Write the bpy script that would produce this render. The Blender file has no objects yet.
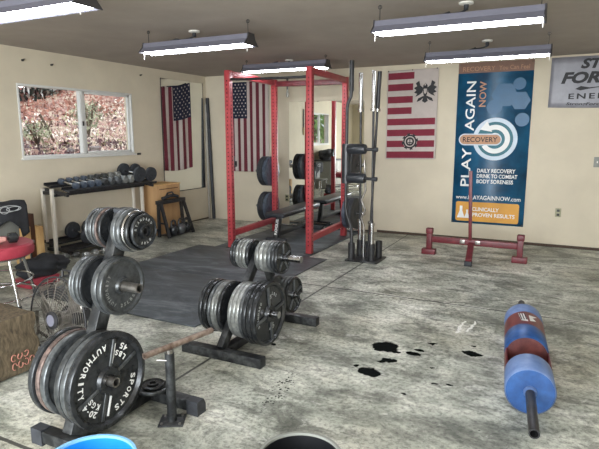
import bpy, bmesh, math, random
from mathutils import Vector, Matrix, Euler
random.seed(7)
PI = math.pi
C = bpy.context.scene.collection
sc = bpy.context.scene

# ------------------------------------------------------------------ camera
cam = bpy.data.cameras.new('camera')
cam.sensor_fit = 'HORIZONTAL'; cam.sensor_width = 36.0
cam.lens = 36.0 * 527.05 / 599.0
cam.clip_start = 0.05; cam.clip_end = 300
camo = bpy.data.objects.new('camera', cam); C.objects.link(camo)
_r = Vector((0.893496, 0.449072, -0.000493)); _u = Vector((-0.0751444, 0.150594, 0.985736)); _f = Vector((-0.442740, 0.880713, -0.168300))
camo.matrix_world = Matrix(((_r.x, _u.x, -_f.x, 5.7508), (_r.y, _u.y, -_f.y, -7.7735), (_r.z, _u.z, -_f.z, 1.5), (0, 0, 0, 1)))
sc.camera = camo

# ------------------------------------------------------------------ world, sun, exposure
world = bpy.data.worlds.new('sky'); sc.world = world; world.use_nodes = True
bgn = world.node_tree.nodes['Background']
bgn.inputs[0].default_value = (0.80, 0.90, 1.0, 1); bgn.inputs[1].default_value = 1.4
sun = bpy.data.lights.new('sun', 'SUN'); sun.energy = 2.3; sun.angle = 0.15; sun.color = (1.0, 0.95, 0.88)
suno = bpy.data.objects.new('sun', sun); C.objects.link(suno)
suno.rotation_euler = Vector((-0.75, 0.25, -1.0)).to_track_quat('-Z', 'Y').to_euler()
sc.view_settings.view_transform = 'Standard'
try: sc.view_settings.look = 'None'
except Exception: pass
sc.view_settings.gamma = 1.0
sc.view_settings.use_curve_mapping = False
sc.view_settings.exposure = 0.38
TUBE = 24.0          # strength of the fluorescent tubes
sc.cycles.use_denoising = True
sc.cycles.max_bounces = 8
sc.cycles.sample_clamp_indirect = 6.0

# daylight that enters through the open garage door behind the photographer
dl = bpy.data.lights.new('garage_door_daylight', 'AREA'); dl.shape = 'RECTANGLE'; dl.size = 4.6; dl.size_y = 2.0
dl.energy = 430; dl.color = (0.93, 0.97, 1.0)
dlo = bpy.data.objects.new('garage_door_daylight', dl); C.objects.link(dlo)
dlo.location = (4.6, -9.75, 1.15); dlo.rotation_euler = (PI / 2, 0, 0)

# ------------------------------------------------------------------ materials
def newmat(name):
    m = bpy.data.materials.new(name); m.use_nodes = True
    return m, m.node_tree, m.node_tree.nodes['Principled BSDF']

def noise_ramp(nt, scale, stops, detail=5, rough=0.6, stretch=None, coord='Object', dist=0.0):
    tc = nt.nodes.new('ShaderNodeTexCoord')
    n = nt.nodes.new('ShaderNodeTexNoise'); n.inputs['Scale'].default_value = scale
    n.inputs['Detail'].default_value = detail; n.inputs['Roughness'].default_value = rough
    n.inputs['Distortion'].default_value = dist
    if stretch:
        mp = nt.nodes.new('ShaderNodeMapping'); mp.inputs['Scale'].default_value = stretch
        nt.links.new(tc.outputs[coord], mp.inputs[0]); nt.links.new(mp.outputs[0], n.inputs['Vector'])
    else:
        nt.links.new(tc.outputs[coord], n.inputs['Vector'])
    r = nt.nodes.new('ShaderNodeValToRGB')
    while len(r.color_ramp.elements) < len(stops): r.color_ramp.elements.new(0.5)
    for e, (p, c) in zip(r.color_ramp.elements, stops):
        e.position = p; e.color = (*c, 1) if len(c) == 3 else c
    nt.links.new(n.outputs['Fac'], r.inputs['Fac'])
    return n, r

def srgb(r, g, b):
    f = lambda c: (c / 255 / 12.92) if c / 255 <= 0.04045 else ((c / 255 + 0.055) / 1.055) ** 2.4
    return (f(r), f(g), f(b))

def mat(name, c, rough=0.5, metal=0.0, vary=0.15, scale=12.0, bump=0.0, c2=None, stretch=None, coat=0.0, bscale=None, contrast=(0.3, 0.7)):
    """procedural material: noise between two tones of the thing's own colour, optional bump"""
    m, nt, b = newmat(name)
    lo = tuple(max(0, x * (1 - vary)) for x in c) if c2 is None else c
    hi = tuple(min(1, x * (1 + vary)) for x in c) if c2 is None else c2
    n, r = noise_ramp(nt, scale, [(contrast[0], lo), (contrast[1], hi)], stretch=stretch)
    nt.links.new(r.outputs['Color'], b.inputs['Base Color'])
    b.inputs['Roughness'].default_value = rough; b.inputs['Metallic'].default_value = metal
    if coat: b.inputs['Coat Weight'].default_value = coat
    if bump:
        bn = nt.nodes.new('ShaderNodeBump'); bn.inputs['Strength'].default_value = bump
        bn.inputs['Distance'].default_value = 0.004
        if bscale:
            n2, _ = noise_ramp(nt, bscale, [(0, (0, 0, 0)), (1, (1, 1, 1))])
            nt.links.new(n2.outputs['Fac'], bn.inputs['Height'])
        else: nt.links.new(n.outputs['Fac'], bn.inputs['Height'])
        nt.links.new(bn.outputs[0], b.inputs['Normal'])
    return m

def emit(name, c, s):
    m, nt, b = newmat(name)
    b.inputs['Base Color'].default_value = (*c, 1)
    b.inputs['Emission Color'].default_value = (*c, 1); b.inputs['Emission Strength'].default_value = s
    return m

M = {}
M['wall'] = mat('wall_paint', srgb(202, 192, 171), 0.85, vary=0.07, scale=1.6, bump=0.25, bscale=60)
M['ceiling'] = mat('ceiling_paint', srgb(158, 148, 138), 0.9, vary=0.08, scale=2.2, bump=0.5, bscale=90)
M['red'] = mat('red_powder_coat', srgb(150, 46, 54), 0.4, vary=0.18, scale=9, c2=srgb(180, 74, 78))
M['dark_red'] = mat('dark_red_paint', srgb(84, 22, 32), 0.42, vary=0.2, scale=14, c2=srgb(112, 34, 42))
M['hole'] = mat('hole_black', (0.01, 0.01, 0.01), 0.9)
M['black_steel'] = mat('black_steel', srgb(34, 34, 36), 0.4, 0.3, vary=0.4, scale=20, c2=srgb(58, 58, 60))
M['black_worn'] = mat('black_worn_steel', srgb(32, 34, 36), 0.45, 0.35, scale=14, c2=srgb(92, 94, 94), contrast=(0.45, 0.8))
M['iron'] = mat('grey_cast_iron', srgb(62, 65, 67), 0.3, 0.5, scale=30, c2=srgb(98, 101, 102), contrast=(0.35, 0.72), bump=0.12, bscale=60)
M['iron_light'] = mat('light_grey_cast_iron', srgb(104, 107, 106), 0.3, 0.5, scale=30, c2=srgb(152, 154, 151), contrast=(0.3, 0.7), bump=0.12, bscale=60)
M['iron_dark'] = mat('dark_cast_iron', srgb(36, 38, 40), 0.27, 0.4, scale=30, c2=srgb(62, 64, 66), contrast=(0.4, 0.8), bump=0.12, bscale=70)
M['iron_rust'] = mat('rusty_cast_iron', srgb(66, 58, 56), 0.5, 0.3, scale=30, c2=srgb(134, 114, 106), contrast=(0.35, 0.7), bump=0.3, bscale=60)
M['rubber'] = mat('black_rubber', srgb(34, 36, 40), 0.6, 0, scale=20, c2=srgb(54, 57, 62))
M['rubber_blue'] = mat('slate_rubber', srgb(40, 48, 60), 0.45, 0, scale=20, c2=srgb(84, 94, 108))
M['chrome'] = mat('chrome', srgb(190, 190, 190), 0.18, 1.0, vary=0.12, scale=8)
M['steel'] = mat('bare_steel', srgb(120, 116, 110), 0.32, 0.9, scale=24, c2=srgb(168, 164, 158), contrast=(0.35, 0.7))
M['rusty_pipe'] = mat('rusty_pipe_steel', srgb(98, 78, 66), 0.42, 0.6, scale=18, c2=srgb(156, 140, 128), contrast=(0.35, 0.65))
M['white_paint'] = mat('white_paint', srgb(214, 208, 196), 0.5, vary=0.05)
M['white_vinyl'] = mat('white_vinyl_frame', srgb(206, 206, 202), 0.4, vary=0.04)
M['white_plastic'] = mat('white_plastic', srgb(225, 222, 214), 0.4, vary=0.03)
M['housing'] = mat('fixture_enamel', srgb(112, 112, 124), 0.5, 0.1, vary=0.06)
M['housing_end'] = mat('fixture_end_cap', srgb(62, 60, 62), 0.5, 0.2, vary=0.1)
M['tube'] = emit('fluorescent_tube', (0.93, 0.96, 1.0), TUBE)
M['pad'] = mat('black_vinyl', srgb(30, 32, 36), 0.35, 0, scale=10, c2=srgb(48, 51, 56))
M['white_ink'] = mat('white_ink', srgb(225, 226, 224), 0.6, vary=0.04)
M['grey_ink'] = mat('worn_white_ink', srgb(165, 168, 168), 0.6, vary=0.15, scale=60)
M['black_ink'] = mat('black_ink', srgb(24, 24, 28), 0.6)
M['plywood'] = mat('plywood', srgb(150, 112, 74), 0.6, scale=5, c2=srgb(196, 158, 112), stretch=(1, 1, 0.15), bump=0.1)
M['pine'] = mat('pine_board', srgb(188, 146, 92), 0.6, scale=9, c2=srgb(222, 186, 130), stretch=(2, 2, 0.2))
M['walnut'] = mat('dark_stained_wood', srgb(64, 38, 26), 0.5, scale=9, c2=srgb(100, 60, 40), stretch=(2, 2, 0.2))
M['burlap'] = mat('burlap', srgb(62, 53, 40), 0.95, scale=55, c2=srgb(116, 102, 80), stretch=(1, 1, 0.25), bump=0.6)
M['red_ink'] = mat('faded_red_ink', srgb(176, 120, 104), 0.8, vary=0.1)
M['fabric_black'] = mat('black_fabric', srgb(24, 25, 28), 0.85, scale=8, c2=srgb(44, 46, 50), bump=0.4)
M['red_vinyl'] = mat('red_vinyl', srgb(146, 42, 58), 0.4, scale=7, c2=srgb(172, 66, 80))
M['grey_plastic'] = mat('grey_plastic', srgb(128, 130, 124), 0.5, vary=0.08)
M['blue'] = mat('blue_paint', srgb(20, 52, 100), 0.34, scale=9, c2=srgb(44, 88, 146), contrast=(0.3, 0.75))
M['light_blue'] = mat('worn_light_blue_paint', srgb(74, 98, 142), 0.36, scale=9, c2=srgb(112, 134, 174), contrast=(0.3, 0.75))
M['maroon'] = mat('maroon_steel', srgb(88, 18, 26), 0.35, 0.1, scale=12, c2=srgb(116, 30, 36))
M['log_inner'] = mat('red_primer', srgb(66, 26, 26), 0.5, scale=14, c2=srgb(108, 54, 50))
M['bucket_blue'] = mat('blue_bucket_plastic', srgb(24, 120, 205), 0.35, vary=0.06)
M['bucket_rim'] = mat('pale_blue_rim', srgb(120, 178, 220), 0.35, vary=0.05)
M['bucket_black'] = mat('black_bucket_plastic', srgb(20, 21, 24), 0.35, vary=0.2)
M['flag_red'] = mat('flag_red', srgb(98, 32, 46), 0.85, vary=0.1)
M['flag_white'] = mat('flag_white', srgb(184, 174, 168), 0.85, vary=0.06)
M['flag_blue'] = mat('flag_blue', srgb(22, 28, 52), 0.85, vary=0.12)
M['bar_red'] = mat('ensign_red', srgb(120, 36, 54), 0.85, vary=0.1)
M['banner_blue'] = mat('banner_blue', srgb(14, 56, 84), 0.4, scale=2.2, c2=srgb(26, 98, 136), contrast=(0.35, 0.7))
M['banner_light'] = mat('banner_light_blue', srgb(26, 84, 122), 0.45, vary=0.1, scale=5)
M['banner_silver'] = mat('banner_silver', srgb(190, 204, 216), 0.5, vary=0.06)
M['banner_teal'] = mat('banner_teal', srgb(16, 96, 110), 0.5, vary=0.08)
M['banner_brown'] = mat('banner_brown', srgb(120, 88, 72), 0.55, vary=0.1)
M['banner_bronze'] = mat('banner_bronze', srgb(176, 132, 100), 0.55, vary=0.1)
M['banner_orange'] = mat('banner_orange', srgb(204, 146, 48), 0.5, vary=0.1, scale=4)
M['banner_grey'] = mat('silver_vinyl', srgb(120, 120, 128), 0.4, scale=4, c2=srgb(148, 148, 156))
M['glass_dark'] = mat('dark_slot', srgb(40, 40, 40), 0.5)
M['pvc'] = mat('grey_pvc', srgb(160, 156, 146), 0.45, vary=0.06)
M['baseboard'] = mat('dark_brown_sill', srgb(66, 50, 38), 0.7, vary=0.2, scale=20)
M['yellow'] = mat('tan_strap_end', srgb(160, 134, 76), 0.7, vary=0.1)
M['strap_grey'] = mat('grey_rope_end', srgb(120, 120, 112), 0.8, vary=0.2, scale=80)
M['bottle_blue'] = mat('blue_bottle', srgb(50, 104, 190), 0.3, vary=0.05)
M['skin_pink'] = mat('pink_marking', srgb(200, 150, 140), 0.6, vary=0.2, scale=30)
M['bark'] = mat('bark', srgb(86, 72, 60), 0.95, vary=0.3, scale=14, bump=0.6)
M['leaf'] = mat('green_leaf', srgb(70, 104, 48), 0.6, scale=3, c2=srgb(150, 184, 110), contrast=(0.35, 0.65))
M['pale_leaf'] = mat('pale_leaf', srgb(104, 110, 88), 0.7, scale=3, c2=srgb(186, 190, 160), contrast=(0.35, 0.65))
M['rock'] = mat('grey_rock', srgb(120, 112, 112), 0.95, vary=0.25, scale=5, bump=0.6)

# mirror glass
m, nt, b = newmat('mirror_silver'); b.inputs['Metallic'].default_value = 1; b.inputs['Roughness'].default_value = 0.015
b.inputs['Base Color'].default_value = (0.86, 0.88, 0.86, 1); M['mirror'] = m
# window glass
m, nt, b = newmat('window_glass')
out = nt.nodes['Material Output']; tr = nt.nodes.new('ShaderNodeBsdfTransparent'); gl = nt.nodes.new('ShaderNodeBsdfGlossy'); gl.inputs['Roughness'].default_value = 0.02
mx = nt.nodes.new('ShaderNodeMixShader'); mx.inputs[0].default_value = 0.05
nt.links.new(tr.outputs[0], mx.inputs[1]); nt.links.new(gl.outputs[0], mx.inputs[2]); nt.links.new(mx.outputs[0], out.inputs[0]); M['glass'] = m

# ---- concrete floor
def floor_material():
    m, nt, b = newmat('old_concrete'); N = nt.nodes; L = nt.links
    tc = N.new('ShaderNodeTexCoord')
    def math_(op, a, bb=None, c=None, clamp=False):
        n = N.new('ShaderNodeMath'); n.operation = op; n.use_clamp = clamp
        for i, v in enumerate((a, bb, c)):
            if v is None: continue
            if isinstance(v, (int, float)): n.inputs[i].default_value = v
            else: L.new(v, n.inputs[i])
        return n.outputs[0]
    def noise(scale, detail=6, rough=0.6, stretch=(1, 1, 1), dist=0.0, off=(0, 0, 0)):
        mp = N.new('ShaderNodeMapping'); mp.inputs['Scale'].default_value = stretch; mp.inputs['Location'].default_value = off
        L.new(tc.outputs['Object'], mp.inputs[0]); n = N.new('ShaderNodeTexNoise')
        n.inputs['Scale'].default_value = scale; n.inputs['Detail'].default_value = detail
        n.inputs['Roughness'].default_value = rough; n.inputs['Distortion'].default_value = dist
        L.new(mp.outputs[0], n.inputs['Vector']); return n.outputs['Fac']
    def ramp(v, stops):
        r = N.new('ShaderNodeValToRGB')
        while len(r.color_ramp.elements) < len(stops): r.color_ramp.elements.new(0.5)
        for e, (p, c) in zip(r.color_ramp.elements, stops): e.position = p; e.color = (*c, 1)
        L.new(v, r.inputs['Fac']); return r.outputs['Color']
    def mix(fac, a, bb, mode='MIX'):
        n = N.new('ShaderNodeMix'); n.data_type = 'RGBA'; n.blend_type = mode
        if isinstance(fac, (int, float)): n.inputs[0].default_value = fac
        else: L.new(fac, n.inputs[0])
        for i, v in ((6, a), (7, bb)):
            if isinstance(v, tuple): n.inputs[i].default_value = (*v, 1)
            else: L.new(v, n.inputs[i])
        return n.outputs[2]
    base = ramp(noise(1.5, 10, 0.7, (0.9, 1.2, 1), 0.4), [(0.34, srgb(100, 104, 96)), (0.46, srgb(168, 172, 160)), (0.56, srgb(212, 214, 202)), (0.68, srgb(244, 243, 234))])
    # warm brownish areas
    warm = ramp(noise(0.8, 4, 0.5, off=(3, 7, 0)), [(0.48, (0, 0, 0)), (0.7, (0.55, 0.55, 0.55))])
    base = mix(warm, base, mix(1.0, base, srgb(216, 204, 184), 'MULTIPLY'))
    # dark smudges, streaked along x
    sm = ramp(noise(3.6, 10, 0.76, (0.8, 1.3, 1), 0.5, (9, 2, 0)), [(0.40, (1, 1, 1)), (0.52, (0, 0, 0))])
    base = mix(math_('MULTIPLY', sm, 0.72), base, srgb(84, 86, 78))
    # white chalky scuffs
    sc_ = ramp(noise(3.4, 10, 0.8, (0.6, 1.6, 1), 0.8, (1, 5, 0)), [(0.56, (0, 0, 0)), (0.68, (1, 1, 1))])
    base = mix(math_('MULTIPLY', sc_, 0.9), base, srgb(240, 240, 232))
    fine = ramp(noise(34, 6, 0.75), [(0.35, srgb(112, 112, 110)), (0.54, srgb(255, 255, 255))])
    base = mix(0.75, base, fine, 'MULTIPLY')
    sep = N.new('ShaderNodeSeparateXYZ'); L.new(tc.outputs['Object'], sep.inputs[0])
    wob = math_('MULTIPLY', math_('SUBTRACT', noise(9, 4, 0.6), 0.5), 0.12)
    wx_ = math_('ADD', sep.outputs[0], wob); wy_ = math_('ADD', sep.outputs[1], math_('MULTIPLY', math_('SUBTRACT', noise(9, 4, 0.6, off=(4, 4, 4)), 0.5), 0.12))
    mask = None
    blobs = [(4.70, -4.30, .085, .085), (4.665, -4.37, .03, .03), (4.79, -4.36, .03, .02), (4.90, -4.33, .055, .028), (4.93, -4.26, .03, .015), (4.78, -4.52, .055, .03),
             (4.74, -4.545, .03, .018), (4.705, -4.74, .05, .05), (4.765, -4.745, .045, .05), (5.27, -4.15, .075, .038), (5.08, -4.5, .018, .012),
             (5.13, -4.72, .018, .01), (5.0, -4.92, .02, .012), (4.98, -4.1, .03, .012), (5.22, -4.7, .015, .015), (4.62, -4.68, .02, .02), (5.25, -4.02, .02, .01), (3.95, -4.62, .03, .02)]
    for (x, y, rx, ry) in blobs:
        dx = math_('DIVIDE', math_('SUBTRACT', wx_, x), rx); dy = math_('DIVIDE', math_('SUBTRACT', wy_, y), ry)
        d = math_('ADD', math_('MULTIPLY', dx, dx), math_('MULTIPLY', dy, dy))
        k = math_('SUBTRACT', 1.35, d, clamp=True)
        mask = k if mask is None else math_('MAXIMUM', mask, k)
    mask = math_('MULTIPLY', mask, 3.0, clamp=True)
    # trail of rubber crumbs
    vor = N.new('ShaderNodeTexVoronoi'); vor.inputs['Scale'].default_value = 48; L.new(tc.outputs['Object'], vor.inputs['Vector'])
    u = math_('ADD', math_('MULTIPLY', math_('SUBTRACT', sep.outputs[0], 4.33), 0.98), math_('MULTIPLY', math_('SUBTRACT', sep.outputs[1], -5.22), 0.12))
    v = math_('SUBTRACT', sep.outputs[1], -5.2)
    band = math_('SUBTRACT', 1.0, math_('ADD', math_('POWER', math_('DIVIDE', u, 0.085), 2.0), math_('POWER', math_('DIVIDE', v, 0.34), 2.0)), clamp=True)
    cr = math_('MULTIPLY', math_('LESS_THAN', vor.outputs['Distance'], math_('MULTIPLY', band, 0.42)), math_('GREATER_THAN', band, 0.02))
    mask = math_('MAXIMUM', mask, math_('MULTIPLY', cr, 0.95))
    # a few loose specks everywhere
    v2 = N.new('ShaderNodeTexVoronoi'); v2.inputs['Scale'].default_value = 9; L.new(tc.outputs['Object'], v2.inputs['Vector'])
    sp = math_('MULTIPLY', math_('LESS_THAN', v2.outputs['Distance'], 0.055), math_('GREATER_THAN', noise(2.0, 2, off=(2, 2, 2)), 0.55))
    mask = math_('MAXIMUM', mask, math_('MULTIPLY', sp, 0.7))
    # control joints cut in the slab
    jx = math_('LESS_THAN', math_('ABSOLUTE', math_('SUBTRACT', sep.outputs[0], 3.69)), 0.010)
    jy = math_('LESS_THAN', math_('ABSOLUTE', math_('SUBTRACT', sep.outputs[1], -3.105)), 0.011)
    jz = math_('LESS_THAN', math_('ABSOLUTE', math_('SUBTRACT', sep.outputs[1], -6.28)), 0.011)
    jw = math_('MULTIPLY', math_('LESS_THAN', math_('ABSOLUTE', math_('SUBTRACT', sep.outputs[1], -1.13)), 0.007), math_('GREATER_THAN', sep.outputs[0], 3.9))
    jm = math_('MAXIMUM', math_('MAXIMUM', jx, jy), math_('MAXIMUM', jz, jw))
    # chalk-white dust on the transverse joint to the right
    col = mix(mask, base, (0.008, 0.009, 0.009))
    edge = math_('LESS_THAN', math_('ABSOLUTE', math_('SUBTRACT', sep.outputs[1], -3.105)), 0.022)
    col = mix(math_('MULTIPLY', edge, math_('GREATER_THAN', noise(3, 3), 0.47)), col, srgb(214, 214, 206))
    col = mix(math_('MULTIPLY', jm, 0.9), col, (0.02, 0.02, 0.02))
    for (cx_, y0_, y1_, dr) in ((5.105, -3.80, -3.50, 0.0), (5.165, -3.74, -3.47, 0.1)):
        dd = math_('ABSOLUTE', math_('SUBTRACT', math_('SUBTRACT', wx_, cx_), math_('MULTIPLY', math_('SUBTRACT', sep.outputs[1], y0_), dr)))
        k = math_('MULTIPLY', math_('LESS_THAN', dd, 0.009), math_('MULTIPLY', math_('GREATER_THAN', sep.outputs[1], y0_), math_('LESS_THAN', sep.outputs[1], y1_)))
        col = mix(math_('MULTIPLY', k, 0.8), col, srgb(235, 235, 228))
    L.new(math_('MULTIPLY', math_('SUBTRACT', 1.0, mask), 0.5), b.inputs['Specular IOR Level'])
    L.new(col, b.inputs['Base Color'])
    rr = ramp(noise(2.0, 6), [(0.3, (0.32,) * 3), (0.7, (0.6,) * 3)]); L.new(rr, b.inputs['Roughness'])
    bp = N.new('ShaderNodeBump'); bp.inputs['Strength'].default_value = 0.3; bp.inputs['Distance'].default_value = 0.005
    L.new(math_('SUBTRACT', noise(14, 8, 0.7), math_('MULTIPLY', jm, 0.8)), bp.inputs['Height']); L.new(bp.outputs[0], b.inputs['Normal'])
    return m
for k_ in ('iron', 'iron_light', 'iron_dark', 'iron_rust'):     # every casting has its own shade of grey
    nt_ = M[k_].node_tree; b_ = nt_.nodes['Principled BSDF']; src = b_.inputs['Base Color'].links[0].from_socket
    oi = nt_.nodes.new('ShaderNodeObjectInfo'); mr = nt_.nodes.new('ShaderNodeMapRange'); mr.inputs[3].default_value = 0.7; mr.inputs[4].default_value = 1.45
    hs_ = nt_.nodes.new('ShaderNodeHueSaturation'); nt_.links.new(oi.outputs['Random'], mr.inputs[0]); nt_.links.new(mr.outputs[0], hs_.inputs['Value'])
    nt_.links.new(src, hs_.inputs['Color']); nt_.links.new(hs_.outputs[0], b_.inputs['Base Color'])
M['floor'] = floor_material()

def mat_rubber_mat():
    m, nt, b = newmat('rubber_floor_mat')
    n, r = noise_ramp(nt, 1.6, [(0.32, srgb(40, 44, 47)), (0.5, srgb(76, 82, 87)), (0.68, srgb(128, 133, 137))], detail=9, rough=0.72, stretch=(0.7, 1.8, 1), dist=1.4)
    nt.links.new(r.outputs['Color'], b.inputs['Base Color']); b.inputs['Roughness'].default_value = 0.5
    return m
M['mat'] = mat_rubber_mat()

# ------------------------------------------------------------------ mesh helpers
class MB:
    def __init__(s): s.v = []; s.f = []; s.mi = []
    def add(s, vs, fs, mi=0, mtx=None):
        o = len(s.v)
        s.v += [tuple(mtx @ Vector(v)) if mtx else tuple(v) for v in vs]
        s.f += [tuple(i + o for i in f) for f in fs]; s.mi += [mi] * len(fs)
        return s
    def box(s, c, d, mi=0, bev=0.0, mtx=None):
        x, y, z = (k / 2 for k in d)
        if bev <= 0:
            vs = [(c[0] + a * x, c[1] + b_ * y, c[2] + e * z) for a in (-1, 1) for b_ in (-1, 1) for e in (-1, 1)]
            fs = [(0, 1, 3, 2), (4, 6, 7, 5), (0, 4, 5, 1), (2, 3, 7, 6), (0, 2, 6, 4), (1, 5, 7, 3)]
            return s.add(vs, fs, mi, mtx)
        bm = bmesh.new(); bmesh.ops.create_cube(bm, size=1)
        for v in bm.verts: v.co = Vector((v.co.x * d[0], v.co.y * d[1], v.co.z * d[2]))
        bmesh.ops.bevel(bm, geom=bm.edges[:], offset=min(bev, min(d) * 0.45), segments=3, affect='EDGES', profile=0.5)
        for v in bm.verts: v.co += Vector(c)
        bm.verts.index_update()
        vs = [v.co[:] for v in bm.verts]; fs = [tuple(v.index for v in f.verts) for f in bm.faces]; bm.free()
        return s.add(vs, fs, mi, mtx)
    def beam(s, a, b_, w, h, mi=0, bev=0.0, up=(0, 0, 1)):
        """rectangular bar from a to b_, w across, h along `up`"""
        a = Vector(a); b_ = Vector(b_); d = (b_ - a); L = d.length; d.normalize(); u = Vector(up)
        if abs(d.dot(u)) > 0.98: u = Vector((0, 1, 0))
        x = d.cross(u).normalized(); u = x.cross(d).normalized()
        mt = Matrix(((x.x, d.x, u.x, (a.x + b_.x) / 2), (x.y, d.y, u.y, (a.y + b_.y) / 2), (x.z, d.z, u.z, (a.z + b_.z) / 2), (0, 0, 0, 1)))
        return s.box((0, 0, 0), (w, L, h), mi, bev, mt)
    def lathe(s, prof, a=(0, 0, 0), axis=(0, 0, 1), n=32, mi=0, sy=1.0):
        """prof: list of (radius, height along the axis)"""
        ax = Vector(axis).normalized(); t = Vector((0, 0, 1)) if abs(ax.z) < 0.9 else Vector((1, 0, 0))
        x = t.cross(ax).normalized(); y = ax.cross(x).normalized(); a = Vector(a)
        vs = []; fs = []
        for (r, h) in prof:
            for k in range(n):
                q = 2 * PI * k / n; vs.append(a + ax * h + x * (r * math.cos(q)) + y * (r * sy * math.sin(q)))
        for i in range(len(prof) - 1):
            for k in range(n):
                k2 = (k + 1) % n; fs.append((i * n + k, i * n + k2, (i + 1) * n + k2, (i + 1) * n + k))
        if prof[0][0] > 1e-6: fs.append(tuple(range(n))[::-1])
        if prof[-1][0] > 1e-6: fs.append(tuple((len(prof) - 1) * n + k for k in range(n)))
        return s.add(vs, fs, mi)
    def ring(s, prof, a=(0, 0, 0), axis=(0, 0, 1), n=32, mi=0):
        """closed profile swept round the axis"""
        ax = Vector(axis).normalized(); t = Vector((0, 0, 1)) if abs(ax.z) < 0.9 else Vector((1, 0, 0))
        x = t.cross(ax).normalized(); y = ax.cross(x).normalized(); a = Vector(a); m_ = len(prof); vs = []; fs = []
        for (r, h) in prof:
            for k in range(n):
                q = 2 * PI * k / n; vs.append(a + ax * h + x * (r * math.cos(q)) + y * (r * math.sin(q)))
        for i in range(m_):
            j = (i + 1) % m_
            for k in range(n):
                k2 = (k + 1) % n; fs.append((i * n + k, i * n + k2, j * n + k2, j * n + k))
        return s.add(vs, fs, mi)
    def cyl(s, a, b_, r, r2=None, n=20, mi=0):
        a = Vector(a); b_ = Vector(b_); L = (b_ - a).length
        return s.lathe([(r, 0), (r if r2 is None else r2, L)], a, b_ - a, n, mi)
    def tube(s, pts, r, n=10, mi=0, closed=False):
        pts = [Vector(p) for p in pts]; m_ = len(pts); vs = []; fs = []; prev = None
        for i, p in enumerate(pts):
            if closed: d = pts[(i + 1) % m_] - pts[i - 1]
            else: d = pts[min(i + 1, m_ - 1)] - pts[max(i - 1, 0)]
            d.normalize()
            if prev is None: prev = (Vector((0, 0, 1)) if abs(d.z) < 0.9 else Vector((1, 0, 0)))
            x = (prev - d * prev.dot(d)).normalized(); prev = x; y = d.cross(x)
            for k in range(n):
                q = 2 * PI * k / n; vs.append(p + x * r * math.cos(q) + y * r * math.sin(q))
        for i in range(m_ if closed else m_ - 1):
            j = (i + 1) % m_
            for k in range(n):
                k2 = (k + 1) % n; fs.append((i * n + k, i * n + k2, j * n + k2, j * n + k))
        if not closed: fs += [tuple(range(n))[::-1], tuple((m_ - 1) * n + k for k in range(n))]
        return s.add(vs, fs, mi)
    def sphere(s, c, r, n=16, mi=0, sc=(1, 1, 1)):
        vs = []; fs = []; rings = n // 2
        for i in range(rings + 1):
            th = PI * i / rings
            for k in range(n):
                q = 2 * PI * k / n
                vs.append((c[0] + r * sc[0] * math.sin(th) * math.cos(q), c[1] + r * sc[1] * math.sin(th) * math.sin(q), c[2] + r * sc[2] * math.cos(th)))
        for i in range(rings):
            for k in range(n):
                k2 = (k + 1) % n; fs.append((i * n + k, (i + 1) * n + k, (i + 1) * n + k2, i * n + k2))
        return s.add(vs, fs, mi)
    def prism(s, poly, depth, mp, mi=0):
        """poly of (u,v); mp(u,v,w)->xyz; extruded w from 0 to depth"""
        n = len(poly); vs = [mp(u, v, 0) for u, v in poly] + [mp(u, v, depth) for u, v in poly]
        fs = [tuple(range(n))[::-1], tuple(range(n, 2 * n))] + [(i, (i + 1) % n, n + (i + 1) % n, n + i) for i in range(n)]
        return s.add(vs, fs, mi)
    def build(s, name, mats, parent=None, origin=None, smooth=35):
        me = bpy.data.meshes.new(name); o3 = Vector(origin) if origin is not None else Vector((0, 0, 0))
        me.from_pydata([tuple(Vector(v) - o3) for v in s.v], [], s.f)
        if not isinstance(mats, (list, tuple)): mats = [mats]
        for m_ in mats: me.materials.append(M[m_] if isinstance(m_, str) else m_)
        for p, k in zip(me.polygons, s.mi): p.material_index = k
        bm = bmesh.new(); bm.from_mesh(me); bmesh.ops.remove_doubles(bm, verts=bm.verts, dist=1e-6)
        bmesh.ops.recalc_face_normals(bm, faces=bm.faces); bm.to_mesh(me); bm.free()
        if smooth:
            for p in me.polygons: p.use_smooth = True
            me.set_sharp_from_angle(angle=math.radians(smooth))
        ob = bpy.data.objects.new(name, me); C.objects.link(ob)
        if parent is not None: ob.parent = parent
        else: ob.location = o3
        return ob

def tag(o, label, cat, group=None, kind=None):
    o['label'] = label; o['category'] = cat
    if group: o['group'] = group
    if kind: o['kind'] = kind
    return o
def thing(name, label, cat, loc=(0, 0, 0), rz=0, group=None, rot=None):
    o = bpy.data.objects.new(name, None); C.objects.link(o); o.empty_display_size = 0.05
    o.location = loc; o.rotation_euler = rot if rot else (0, 0, rz)
    return tag(o, label, cat, group)
def struct(o): o['kind'] = 'structure'; return o
def dup(root, loc, rz=0, label=None, group=None, rot=None):
    r = root.copy(); C.objects.link(r); r.location = loc; r.rotation_euler = rot if rot else (0, 0, rz)
    if label: r['label'] = label
    if group: r['group'] = group
    for ch in list(root.children):
        c = ch.copy(); C.objects.link(c); c.parent = r
        for g in ch.children:
            d = g.copy(); C.objects.link(d); d.parent = c
    return r

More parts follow.
